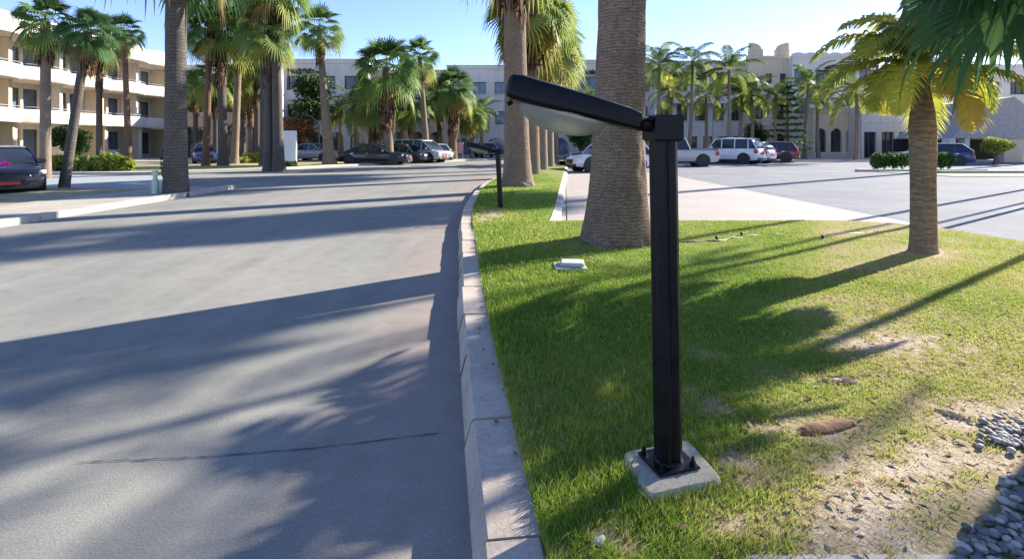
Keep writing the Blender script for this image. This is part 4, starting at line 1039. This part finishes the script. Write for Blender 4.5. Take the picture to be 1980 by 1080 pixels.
def block(name, label, x0, x1, Y, ztop, rows, wall='white', roofm='roofgrey', depth=9, parapet='plain', parent=None, bays=None, pergola=None, baylist=None, side=True, gm='glass'):
    """building facing -Y between pixel columns x0..x1 at distance Y. rows = [(v0, v1, width, arch, nbays)]"""
    k = Y/F; X0 = (x0-CX)*k; W = (x1-x0)*k
    root = parent or empty(name, (X0, Y, 0))
    if not parent: tag(root, label, 'building')
    off = Vector((0,0,0)) if not parent else Vector((X0-parent.location.x, Y-parent.location.y, 0))
    P = off.copy(); U = Vector((1,0,0)); ops = []; wins = []
    for (v0, v1, w, arch, nb) in rows:
        for i in range(nb):
            c = W*(i+.5)/nb + random.uniform(-.15,.15)*0; o = (round(c-w/2,3), round(c+w/2,3), v0, v1, arch); ops.append(o)
    m = MB(); facade(m, P, U, W, 0, ztop, ops)
    # sides, top, back
    a = off; 
    m.poly([(a.x,a.y,0),(a.x,a.y,ztop),(a.x,a.y+depth,ztop),(a.x,a.y+depth,0)]); m.poly([(a.x+W,a.y,0),(a.x+W,a.y+depth,0),(a.x+W,a.y+depth,ztop),(a.x+W,a.y,ztop)])
    m.poly([(a.x,a.y+depth,0),(a.x,a.y+depth,ztop),(a.x+W,a.y+depth,ztop),(a.x+W,a.y+depth,0)])
    m.build('wall', M[wall], root)
    r = MB(); r.box((a.x+.003,a.y+.003,ztop-.25),(a.x+W-.003,a.y+depth-.003,ztop-.05)); r.build('roof', M[roofm], root)
    pm = MB()
    if parapet == 'plain': pm.box((a.x-.12,a.y-.12,ztop-.02),(a.x+W+.12,a.y+.30,ztop+.35)); pm.box((a.x-.2,a.y-.2,ztop+.35),(a.x+W+.2,a.y+.36,ztop+.45))
    elif parapet == 'scallop':
        n = max(3, int(W/1.3)); s = W/n; pm.box((a.x,a.y-.05,ztop-.02),(a.x+W,a.y+.25,ztop+.3))
        for i in range(n):
            c = a.x+(i+.5)*s; ring = [[(c+s*.48*math.cos(math.pi*q/10), yy, ztop+.298+.22*math.sin(math.pi*q/10)) for q in range(11)] for yy in (a.y-.047, a.y+.247)]
            pm.loft(ring)
    elif parapet == 'tower':
        pm.box((a.x-.1,a.y-.1,ztop-.02),(a.x+W+.1,a.y+.3,ztop+.3))
        for c in (a.x+.9, a.x+W-.9):
            pm.box((c-.75,a.y-.14,ztop+.3),(c+.75,a.y+.34,ztop+1.0)); sgn = 1 if c > a.x+W/2 else -1; pm.loft([[(c+sgn*(.7-1.35*q/6), yy, ztop+1.0+(.75*math.sqrt(max(0,1-(q/6)**2)) if q else .75)) for q in range(7)]+[(c+sgn*.7, yy, ztop+1.0)] for yy in (a.y-.1, a.y+.3)])
    pm.build('parapet', M[wall], root)
    for (u0,u1,v0,v1,arch) in ops: window(root, P, U, u0, u1, v0, v1, .33, max(2, int((u1-u0)/.9)), gm)
    # string course and sills
    sm = MB()
    for z in (3.55, 7.0):
        if ztop > z+1.5: sm.box((a.x-.06,a.y-.07,z),(a.x+W+.06,a.y-.001,z+.16))
    for (u0,u1,v0,v1,arch) in ops:
        if v0 > .5: sm.box((a.x+u0-.1,a.y-.10,v0-.12),(a.x+u1+.1,a.y-.002,v0-.02))
    sm.build('trim', M['white'], root)
    if pergola:
        for (u0, u1, z) in pergola:
            b = MB(); b.box((a.x+u0,a.y-1.6,z),(a.x+u1,a.y-1.45,z+.22)); b.box((a.x+u0,a.y-.3,z),(a.x+u1,a.y-.15,z+.22))
            q = u0+.2
            while q < u1: b.box((a.x+q,a.y-1.75,z+.223),(a.x+q+.1,a.y-.05,z+.36)); q += .6
            for q in (u0+.1, u1-.2): b.box((a.x+q,a.y-1.58,z-2.2),(a.x+q+.12,a.y-1.46,z-.003))
            b.build('pergola', M['brown'], root)
            b = MB(); b.box((a.x+u0,a.y-1.7,z-3.2),(a.x+u1,a.y-.01,z-3.0)); b.box((a.x+u0,a.y-1.7,z-2.997),(a.x+u1,a.y-1.58,z-2.15)); b.build('balcony', M[wall], root)
    return root
random.seed(9)
three = lambda w, nb, arch=True: [(0.6,2.7,w,arch,nb),(4.2,5.9,w,False,nb),(7.8,9.4,w*1.1,False,nb)]
block('hotel_wing','long pale hotel wing with grey parapet behind the palms left of centre',548,712,60,10.8,[(0.1,2.8,1.7,True,4),(4.2,6.0,1.6,False,4),(7.7,9.3,2.2,False,3)],'white',pergola=[(1.0,4.2,9.6)])
block('hotel_wing','cream hotel wing with arched ground-floor windows behind the parked cars',716,862,59,9.4,[(0.1,2.8,1.7,True,4),(4.2,6.0,1.5,False,4)],'cream',pergola=[(.5,4.5,8.4)])
block('hotel_block','white shaded block with a big round-arched doorway left of the lamp head',866,1112,66,11.0,[(0.05,2.2,2.4,True,4),(3.9,5.6,1.5,False,6),(7.8,9.3,1.6,False,6)],'bluewhite',gm='glassblue')
block('hotel_block','hotel block with blue-tinted balcony windows seen left of the massive trunk',1116,1262,63,11.2,[(.2,2.6,1.5,False,5),(4.2,6,1.8,False,4),(7.8,9.6,2.6,False,3)],'white',pergola=[(.8,4.6,9.9)],gm='glassblue')
block('hotel_wing','white hotel wing with small paired windows behind the pickup',1266,1442,60,10.6,[(0.2,2.3,1.1,False,6),(4.1,6.2,1.25,True,5),(7.6,9.1,1.3,False,5)],'bluewhite',pergola=[(1.0,8.0,9.2)])
block('hotel_tower','cream tower with two rounded pinnacles rising above the coconut palms',1446,1528,58,11.0,[(0.2,2.6,1.2,True,2),(4.2,6.0,1.1,False,2),(8.2,9.3,.7,False,3)],'cream',parapet='tower')
block('hotel_wing','white wing with scalloped parapet and brown timber pergola right of the tower',1532,1700,57,11.0,[(0.2,2.6,1.5,False,4),(4.2,6.1,1.5,True,4),(7.9,9.6,2.0,False,4)],'white',parapet='scallop',pergola=[(3.5,8.4,9.6)],gm='glassblue')
block('annex','low tan annex with a pair of arched windows beside the clipped hedge',1572,1662,52,4.6,[(0.6,3.0,1.1,True,3)],'cream',depth=4.9)
block('annex','low white annex with dark doorways behind the lawn palm',1666,1836,50,5.2,[(.05,2.6,1.2,False,5)],'bluewhite')
block('hotel_wing','distant wing with scalloped parapet behind the crown of the lawn palm',1704,2040,68,11.4,[(4.2,6.1,1.6,True,7),(7.9,9.6,2.0,False,7)],'white',parapet='scallop')
block('hotel_wing','distant white wing between the balcony building and the palm clump',330,545,70,11.6,[(.2,2.4,1.6,True,6),(4.2,6.1,1.6,False,6),(7.9,9.6,1.8,False,6)],'bluewhite')
# low arcade with deep dark openings behind the palm clump
block('arcade','low arcade with deep black openings behind the palm clump',352,540,54,4.3,[(.02,3.2,2.4,False,3)],'stone',depth=5,gm='glass')
# porte-cochere: gabled canopy on pillars
x0, y0 = at(1830, 313); k = 41/F; X0 = (1840-CX)*k; X1 = (2060-CX)*k
root = empty('entrance_canopy', (X0, 41, 0)); tag(root, 'shaded entrance canopy with sloping roof and thick pale pillar at far right', 'canopy')
m = MB(); W = X1-X0; m.loft([[(0,0,1.9),(W*.32,0,4.9),(W*.55,0,5.2),(W,0,2.1),(W,0,1.8)], [(0,6,1.9),(W*.32,6,4.9),(W*.55,6,5.2),(W,6,2.1),(W,6,1.8)]]); m.build('roof', simple('canopy_roof', (.36,.33,.31), .8), root)
for px, w, mat in ((1843,.5,'bluewhite'),(1872,.35,'bluewhite'),(1962,1.6,'cream')):
    m = MB(); a = (px-1840)*k; m.box((a-w/2,.05,-.01),(a+w/2,.8,1.9 if px < 1950 else 1.82), bev=.02); m.build('pillar', M[mat], root)
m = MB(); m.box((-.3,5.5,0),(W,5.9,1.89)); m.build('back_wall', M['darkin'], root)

# balcony building on the left, facing +X, bowed balconies
bx = -37.5; ya, yb = 26.0, 57.0
root = empty('balcony_building', (bx, ya, 0)); tag(root, 'three-storey cream building with long white bowed balconies on the left', 'building')
Lb = yb-ya; nb = 7; bw = Lb/nb
P = Vector((-2.2, 0, 0)); U = Vector((0,1,0)); ops = []
for f in range(3):
    for i in range(nb):
        z = f*3.3; ops.append((round(i*bw+.3,3), round(i*bw+2.5,3), z+.08, z+2.65, False)); ops.append((round(i*bw+2.7,3), round(i*bw+4.1,3), z+.35, z+2.65, False))
m = MB(); facade(m, P, U, Lb, 0, 10.2, ops, .3); m.poly([(-2.2,0,0),(-12,0,0),(-12,0,10.2),(-2.2,0,10.2)]); m.poly([(-2.2,Lb,0),(-2.2,Lb,10.2),(-12,Lb,10.2),(-12,Lb,0)]); m.build('wall', M['white'], root)
for o in ops: window(root, P, U, o[0], o[1], o[2], o[3], .28, 2 if o[1]-o[0] > 1.5 else 1, 'glassblue')
def bow(y, f): 
    t = (y % bw)/bw; return .75*math.sin(math.pi*t)**.8 + .25
for f, z in enumerate((3.3, 6.6)):
    m = MB(); rings = []; n = 112
    for k_ in range(n+1):
        y = Lb*k_/n; b = bow(y, f); e = b+.0
        rings.append([(-2.19,y,z-.22),(e-.05,y,z-.22),(e+.02,y,z-.12),(e,y,z+.80),(e-.14,y,z+.80),(e-.14,y,z+.02),(-2.19,y,z+.02)])
    m.loft(rings); o = m.build('balcony', M['white'], root); autosmooth(o, 40)
    r = MB(); pts = [(bow(Lb*k_/n, f)-.07, Lb*k_/n, z+.98) for k_ in range(n+1)]; r.tube(pts, .03, 5)
    for k_ in range(0, n+1, 4): p = pts[k_]; r.tube([(p[0],p[1],z+.78),(p[0],p[1],z+.98)], .02, 4)
    r.build('railing', M['rail'], o)
m = MB(); rings = []; n = 112
for k_ in range(n+1):
    y = Lb*k_/n; e = bow(y,2)+.35; rings.append([(-3,y,9.55),(e,y,9.55),(e+.12,y,9.9),(e-.1,y,10.65),(e-.5,y,11.0+.1*math.sin(math.pi*(y%bw)/bw)),(-3,y,11.2)])
m.loft(rings); o = m.build('roof', M['white'], root); autosmooth(o, 35)
for i in range(nb+1):
    m = MB(); m.box((-2.18,i*bw-.18,0),(-.25,i*bw+.18,3.07)); m.box((-2.18,i*bw-.14,3.33),(-.6,i*bw+.14,6.37)); m.box((-2.18,i*bw-.14,6.63),(-.6,i*bw+.14,9.54)); m.build('column', M['cream' if i % 2 else 'white'], root)

# ================================================================== VEHICLES
def car(name, label, cat, loc, rz, L, W, H, kind, paint, group='parked cars', plate=True):
    """nose along +X before rotation"""
    root = empty(name, (*loc, 0), rz); tag(root, label, cat, group)
    belt = {'saloon': .64, 'suv': .62, 'van': .58, 'pickup': .60, 'hatch': .62}[kind]*H; hood = {'saloon': .60, 'suv': .60, 'van': .56, 'pickup': .58, 'hatch': .60}[kind]*H
    zb = .20 if kind in ('saloon','hatch') else .28; wr = .325 if kind in ('saloon','hatch') else .385; hw = W/2
    tail = {'saloon': hood+.06, 'suv': belt+.02, 'van': belt, 'pickup': belt-.02, 'hatch': belt}[kind]
    C = {'saloon': (.27,.43,.66,.86), 'suv': (.25,.36,.90,.985), 'van': (.15,.34,.90,.98), 'pickup': (.27,.37,.60,.65), 'hatch': (.24,.38,.84,.975)}[kind]
    st = [(0,.50,zb+.12,hood*.62),(.02,.80,zb+.03,hood*.80),(.07,.93,zb,hood*.92),(.16,1,zb,hood*.98),(C[0],1,zb,belt*.99),(.5,1,zb,belt),(C[3] if C[3]<.95 else .9,1,zb,(belt+tail)/2),(.93,.97,zb,tail),(.98,.90,zb+.05,tail*.95),(1,.80,zb+.14,tail*.82)]
    m = MB(); rings = []
    for s, wf, b, t in st:
        x = L*(.5-s); w = hw*wf; mid = b+(t-b)*.55
        rings.append([(x,-w*.88,b),(x,w*.88,b),(x,w*.97,b+.10),(x,w,mid),(x,w*.97,t-.10),(x,w*.90,t-.02),(x,w*.5,t+.025),(x,-w*.5,t+.025),(x,-w*.90,t-.02),(x,-w*.97,t-.10),(x,-w,mid),(x,-w*.97,b+.10)])
    m.loft(rings); body = m.build('body', M['p_'+paint], root); autosmooth(body, 38)
    # cabin glass
    def cab(s0, s1, s2, s3, zt, wtop, inset, nm, mat, zbase=belt-.03):
        mm = MB(); rs = []
        for (s, z, wf) in ((s0, zbase, .93), (s0*.45+s1*.55, zbase+(zt-zbase)*.60, .84), (s1, zt-.04, wtop+.02), (s1+.03, zt, wtop-.03), (s2, zt-.01, wtop-.03), (s2+.02, zt-.05, wtop+.01), (s2*.35+s3*.65, zbase+(zt-zbase)*.5, .86), (s3, zbase, .91)):
            x = L*(.5-s); w = hw*wf*inset; wb = hw*.94*inset; z = max(z, zbase+.01)
            rs.append([(x,-wb,zbase),(x,wb,zbase),(x,w,z),(x,w*.8,z+.02),(x,-w*.8,z+.02),(x,-w,z)])
        mm.loft(rs); o = mm.build(nm, mat, root); autosmooth(o, 40); return o
    cab(C[0], C[1], C[2], C[3], H-.035, .77, 1.0, 'glass', M['carglass'])
    # roof panel
    mm = MB(); rs = []
    for s, dz in ((C[1]-.01,-.045),(C[1]+.04,.0),((C[1]+C[2])/2,.012),(C[2]-.02,-.005),(C[2]+.02,-.06)):
        x = L*(.5-s); w = hw*.79; z = H+dz-.01; rs.append([(x,-w,z-.06),(x,w,z-.06),(x,w*.98,z-.015),(x,w*.8,z+.012),(x,-w*.8,z+.012),(x,-w*.98,z-.015)])
    mm.loft(rs); o = mm.build('roof', M['p_'+paint], root); autosmooth(o, 40)
    # pillars
    mids = {'saloon': [.5], 'suv': [.46,.66,.86], 'van': [.34,.50,.72,.88], 'pickup': [.46], 'hatch': [.5,.74]}[kind]
    mm = MB()
    for sg in (-1,1):
        for (sa_, za, sb_, zb_) in [(C[0],belt,C[1],H-.05),(C[3],belt,C[2],H-.05)]+[(q,belt-.02,q-.005,H-.05) for q in mids]:
            mm.tube([(L*(.5-sa_), sg*hw*.945, za), (L*(.5-(sa_*.45+sb_*.55)), sg*hw*.865, za+(zb_-za)*.55), (L*(.5-sb_), sg*hw*.785, zb_)], .035 if kind!='suv' else .042, 6)
    mm.build('pillar', M['p_'+paint], root)
    # lower trim, arches
    ax = (L*.5-L*.19, -L*.5+L*.20)
    for x in ax:
        for sg in (-1,1):
            mm = MB(); mm.loft([[(x+(wr*1.17)*math.cos(2*math.pi*q/22), sg*y_, wr+(wr*1.17)*math.sin(2*math.pi*q/22)) for q in range(22)] for y_ in ((hw*.80), hw*1.004)]); mm.build('wheel_arch', M['trim'], root)
    
    mm = MB(); mm.box((-L*.31,-hw*.97,zb-.04),(L*.31,hw*.97,zb+.06)); mm.box((L*.44,-hw*.7,zb-.0),(L*.498,hw*.7,zb+.16), bev=.02); mm.box((-L*.5-.01,-hw*.78,zb+.05),(-L*.44,hw*.78,zb+.20), bev=.02); mm.build('bumper', M['trim'], root)
    for x in ax:
        for sg in (-1,1):
            y_ = sg*(hw*.96-.09); wm = MB()
            prof = [(-.10,wr*.66),(-.11,wr*.86),(-.08,wr),(.08,wr),(.11,wr*.86),(.10,wr*.66)]
            rs = [[(x+r_*math.cos(2*math.pi*q/28), y_+d_, wr+r_*math.sin(2*math.pi*q/28)) for q in range(28)] for d_, r_ in prof]
            wm.loft(rs); w_ = wm.build('wheel', M['tyre'], root); autosmooth(w_, 40)
            rm = MB(); yo = y_+sg*.075
            rm.loft([[(x+wr*.67*math.cos(2*math.pi*q/20), yo, wr+wr*.67*math.sin(2*math.pi*q/20)) for q in range(20)], [(x+wr*.60*math.cos(2*math.pi*q/20), yo+sg*.012, wr+wr*.60*math.sin(2*math.pi*q/20)) for q in range(20)]])
            for q in range(5):
                a = q*2*math.pi/5; d = Vector((math.cos(a),0,math.sin(a))); s_ = Vector((-math.sin(a),0,math.cos(a)))
                c = Vector((x, yo+sg*.013, wr)); rm.loft([[c+s_*.03, c-s_*.03, c-s_*.03+Vector((0,sg*.02,0)), c+s_*.03+Vector((0,sg*.02,0))], [c+d*wr*.6+s_*.045, c+d*wr*.6-s_*.045, c+d*wr*.6-s_*.045+Vector((0,sg*.015,0)), c+d*wr*.6+s_*.045+Vector((0,sg*.015,0))]])
            rm.build('rim', M['rim'], w_)
    for sg in (-1,1):
        mm = MB(); mm.loft([[(L*.475,sg*hw*.55,hood*.68),(L*.44,sg*hw*.90,hood*.72),(L*.44,sg*hw*.90,hood*.84),(L*.47,sg*hw*.55,hood*.80)], [(L*.497,sg*hw*.52,hood*.66),(L*.43,sg*hw*.97,hood*.72),(L*.42,sg*hw*.97,hood*.86),(L*.475,sg*hw*.52,hood*.80)]]); mm.build('headlight', M['lampglass'], root)
        mm = MB(); t0, t1 = tail*.66, tail*.90; mm.loft([[(-L*.45,sg*hw*.985,t0),(-L*.45,sg*hw*.985,t1),(-L*.488,sg*hw*.90,t1),(-L*.495,sg*hw*.88,t0)], [(-L*.47,sg*hw*.60,t0),(-L*.47,sg*hw*.60,t1),(-L*.500,sg*hw*.60,t1),(-L*.505,sg*hw*.60,t0)]]); mm.build('tail_light', M['tail'], root)
        mm = MB(); xm = L*(.5-C[0])-.30; mm.box((xm-.07,sg*hw+(-.02 if sg<0 else -.02),belt-.02),(xm+.07,sg*(hw+.16),belt+.12), bev=.0); mm.build('mirror', M['p_'+paint], root)
        for q in ([.55,.76] if kind!='pickup' else [.50]):
            mm = MB(); mm.box((L*(.5-q)-.09, sg*hw*.985-.012, belt-.16),(L*(.5-q)+.09, sg*hw*.985+.02, belt-.13)); mm.build('door_handle', M['chrome'], root)
    mm = MB(); mm.loft([[(L*.488,-hw*.42,hood*.52),(L*.488,hw*.42,hood*.52),(L*.482,hw*.40,hood*.74),(L*.482,-hw*.40,hood*.74)], [(L*.506,-hw*.42,hood*.52),(L*.506,hw*.42,hood*.52),(L*.500,hw*.40,hood*.74),(L*.500,-hw*.40,hood*.74)]]); mm.build('grille', M['trim'], root)
    if plate:
        mm = MB(); mm.box((L*.507,-.26,hood*.40),(L*.513,.26,hood*.50)); mm.box((-L*.515,-.26,tail*.60),(-L*.503,.26,tail*.72)); mm.build('number_plate', M['plate'], root)
    if kind == 'pickup':
        mm = MB(); mm.box((-L*.488,-hw*.82,belt-.05),(-L*.16,hw*.82,belt+.03)); mm.build('bed_liner', M['trim'], root)
    if kind in ('suv',):
        mm = MB()
        for sg in (-1,1): mm.tube([(L*(.5-C[1]-.05),sg*hw*.66,H+.01),(L*.0,sg*hw*.66,H+.05),(L*(.5-C[2]+.03),sg*hw*.66,H+.01)], .018, 5)
        mm.build('roof_rail', M['chrome'], root)
    return root
def cpx(px, py): return at(px, py)
x, y = cpx(718, 319); car('parked_car','black saloon parked behind the sturdy palm','car',(x,y+.9),R(-3),5.1,1.82,1.46,'saloon','black')
x, y = cpx(800, 316); car('parked_minivan','silver-grey minivan parked right of the black saloon','minivan',(x,y+2.2),R(-24),4.7,1.9,1.80,'van','silver')
x, y = cpx(772, 317); car('parked_car','dark blue-grey car half hidden between the black saloon and the silver minivan','car',(x-.1,y+2.3),R(-20),4.4,1.8,1.45,'hatch','dark')
x, y = cpx(836, 313); car('parked_car','small white car peeking out right of the silver minivan','car',(x,y+2.4),R(-62),4.0,1.75,1.45,'hatch','white')
x, y = cpx(1309, 322); car('pickup_truck','beige pickup truck parked just right of the lamp post','pickup truck',(x+.1,y+.95),R(176),5.4,1.95,1.85,'pickup','beige')
x, y = cpx(1412, 317); car('off_roader','white boxy off-roader parked between pickup and pale blue car','car',(x+.4,y+1.2),R(136),4.7,1.92,1.86,'suv','white')
x, y = cpx(1460, 316); car('parked_car','pale blue car parked between the white off-roader and the dark red car','car',(x+.1,y+2.0),R(128),4.3,1.8,1.62,'hatch','ltblue')
x, y = cpx(1499, 314); car('parked_car','dark red car at the right end of the car park row','car',(x+.2,y+1.6),R(150),4.5,1.85,1.60,'suv','maroon')
x, y = cpx(1185, 333); car('parked_car','white car with its nose showing left of the massive palm trunk','car',(x-.05,y+1.0),R(197),4.5,1.85,1.50,'suv','white')
x, y = cpx(1172, 323); car('parked_car','dark car parked just beyond the white one by the median','car',(x-.15,y+.9),R(178),4.7,1.85,1.55,'saloon','dark')
x, y = cpx(20, 385); car('parked_car','shiny black car parked on the left verge with pink cloth on its bonnet','car',(x-2.35,y+1.9),R(-38),4.5,1.8,1.42,'saloon','black')
x, y = cpx(385, 318); car('parked_car','dark blue car half hidden right of the thick dark trunk','car',(x-.6,y+2),R(-60),4.3,1.8,1.5,'hatch','blue')
x, y = cpx(160, 308); car('parked_car','light blue car behind the yellow-green hedge','car',(x,y+1),R(20),4.4,1.8,1.55,'hatch','ltblue')
x, y = cpx(940, 305); car('parked_car','distant dark car on the road beyond the far lamp','car',(x,y+1),R(-75),4.4,1.8,1.6,'suv','silver')
x, y = cpx(1872, 322); car('parked_car','blue car shaded by the entrance canopy','car',(x,y+3),R(160),4.5,1.8,1.5,'hatch','blue')
x, y = cpx(598, 311); car('parked_car','grey car parked behind the lone tall palm','car',(x,y+1),R(-10),4.4,1.8,1.5,'saloon','silver')

# pink cloth
X, Y = -14.0, 14.25
m = MB(); n = 9
rings = []
for i in range(n):
    t = i/(n-1); rings.append([(X+(t-.5)*.55, Y+.16*math.cos(a)*(1-.5*abs(t-.5))+.04*math.sin(5*t), .97+.10*math.sin(a)*(1-.7*abs(t-.5))+.03*math.sin(9*t+a*2)) for a in [k*math.pi/5 for k in range(10)]])
rings = [[(X+(q[0]-X)*.6, Y+(q[1]-Y)*.6, .93+(q[2]-.97)*.7) for q in r_] for r_ in rings]
m.loft(rings); o = m.build('cloth', M['pink'], smooth=True); tag(o, 'bright pink crumpled cloth lying on the bonnet of the black car', 'cloth')
# pale green short post by the thick trunk
x, y = at(300, 382); root = empty('standpipe', (x, y, .1)); tag(root, 'short pale green standpipe left of the thick dark palm trunk', 'standpipe')
m = MB(); m.tube([(0,0,-.05),(0,0,.38),(0,0,.45),(0,0,.62)], [.085,.08,.05,.05], 12); o = m.build('body', M['palegreen'], root); autosmooth(o)
m = MB(); m.tube([(-.10,0,.55),(.10,0,.55)], .045, 10); m.build('outlet', M['palegreen'], root)
m = MB(); m.tube([(0,0,.62),(0,0,.66)], .07, 10); m.build('cap', M['palegreen'], root)
# white panel
x, y = at(559, 320); root = empty('white_panel', (x, y, 0)); tag(root, 'tall white panel standing on the verge right of the grey palm', 'panel')
m = MB(); m.box((-.50,-.08,.12),(.50,.08,2.35), bev=.02); m.build('board', M['signwhite'], root)
m = MB(); m.box((-.56,-.2,0),(.56,.2,.119)); m.build('plinth', M['kerbwhite'], root)
# yield sign
x, y = at(1378, 309); root = empty('road_sign', (x, y, 0)); tag(root, 'white triangular give-way sign with red border on a grey pole', 'sign')
m = MB(); m.tube([(0,0,0),(0,0,5.1)], .05, 8); m.build('pole', M['rail'], root)
m = MB(); zc = 5.45
tri = lambda r_, y_: [(r_*math.sin(a), y_, zc+r_*math.cos(a)) for a in (math.pi, math.pi+2.0944, math.pi-2.0944)]
m.loft([tri(.52,-.03), tri(.52,-.06)]); m.build('border', M['signred'], root)
m = MB(); m.loft([tri(.42,-.062), tri(.42,-.068)]); m.build('plate', M['signwhite'], root)
# small board sign near the road end
x, y = at(889, 307); root = empty('notice_board', (x, y, 0)); tag(root, 'small pinkish notice board on posts beside the stout palm', 'sign')
for q in (-.3,.3): m = MB(); m.tube([(q,0,0),(q,0,1.6)], .04, 6); m.build('post', M['signwhite'], root)
m = MB(); m.box((-.33,-.06,.5),(.33,-.045,1.6)); m.build('board', simple('pink_board', (.55,.35,.40), .6), root)
# street lamp pole left of lone palm
x, y = at(617, 309); root = empty('street_lamp', (x, y, 0)); tag(root, 'dark slanting street lamp pole left of the lone tall palm', 'street lamp')
m = MB(); m.tube([(0,0,0),(0,0,3.4)], .07, 8); m.build('pole', M['rail'], root)
m = MB(); m.tube([(0,0,3.3),(-.7,0,3.9),(-1.3,0,4.1)], .05, 6); m.build('arm', M['rail'], root)
m = MB(); m.box((-1.9,-.15,4.05),(-1.25,.15,4.2), bev=.03); m.build('lamp_head', M['rail'], root)
# block added right of the camera, out of view, to shade the pebbles
root_x = 5.6; m = MB(); m.box((root_x, 1.4, 0), (root_x+2.2, 4.50, 3.6), bev=.02); m.box((root_x-.05,1.35,3.6),(root_x+2.25,4.54,3.72), bev=.02)
o = m.build('shade_block', M['cream']); tag(o, 'unseen cream block added just right of the picture to shade the pebbles', 'wall')

# ================================================================== LIGHT, SKY, CAMERA
w = bpy.data.worlds.new('World'); S.world = w; w.use_nodes = True; nt = w.node_tree; nt.nodes.clear()
sk = nt.nodes.new('ShaderNodeTexSky'); sk.sky_type = 'NISHITA'; sk.sun_disc = False; sk.sun_elevation = R(SUN_EL); sk.sun_rotation = R(SUN_AZ)
sk.air_density = 1.0; sk.dust_density = .1; sk.ozone_density = 4.0; sk.altitude = 0
bg = nt.nodes.new('ShaderNodeBackground'); bg.inputs[1].default_value = .095; out = nt.nodes.new('ShaderNodeOutputWorld')
tc_ = mixc(nt, 1.0, sk.outputs[0], (1.02,.92,1.09), 'MULTIPLY'); nt.links.new(tc_, bg.inputs[0]); nt.links.new(bg.outputs[0], out.inputs[0])
sd = bpy.data.lights.new('Sun', 'SUN'); sd.energy = 4.9; sd.angle = R(.4); sd.color = (1, .93, .82)
so = bpy.data.objects.new('Sun', sd); COL.objects.link(so)
d = Vector((math.sin(R(SUN_AZ))*math.cos(R(SUN_EL)), math.cos(R(SUN_AZ))*math.cos(R(SUN_EL)), math.sin(R(SUN_EL))))
so.rotation_euler = d.to_track_quat('Z', 'Y').to_euler()
cd = bpy.data.cameras.new('Camera'); co = bpy.data.objects.new('Camera', cd); COL.objects.link(co)
co.location = (0, 0, CAMZ); co.rotation_euler = (R(90), 0, 0); cd.sensor_width = 36; cd.lens = 36*F/1980; cd.shift_x = (990-CX)/1980; cd.shift_y = (HY-540)/1980
cd.clip_start = .05; cd.clip_end = 3000; S.camera = co
S.view_settings.view_transform = 'Standard'; S.view_settings.look = 'None'; S.view_settings.exposure = 1.62; S.view_settings.gamma = 1
S.render.engine = 'CYCLES'
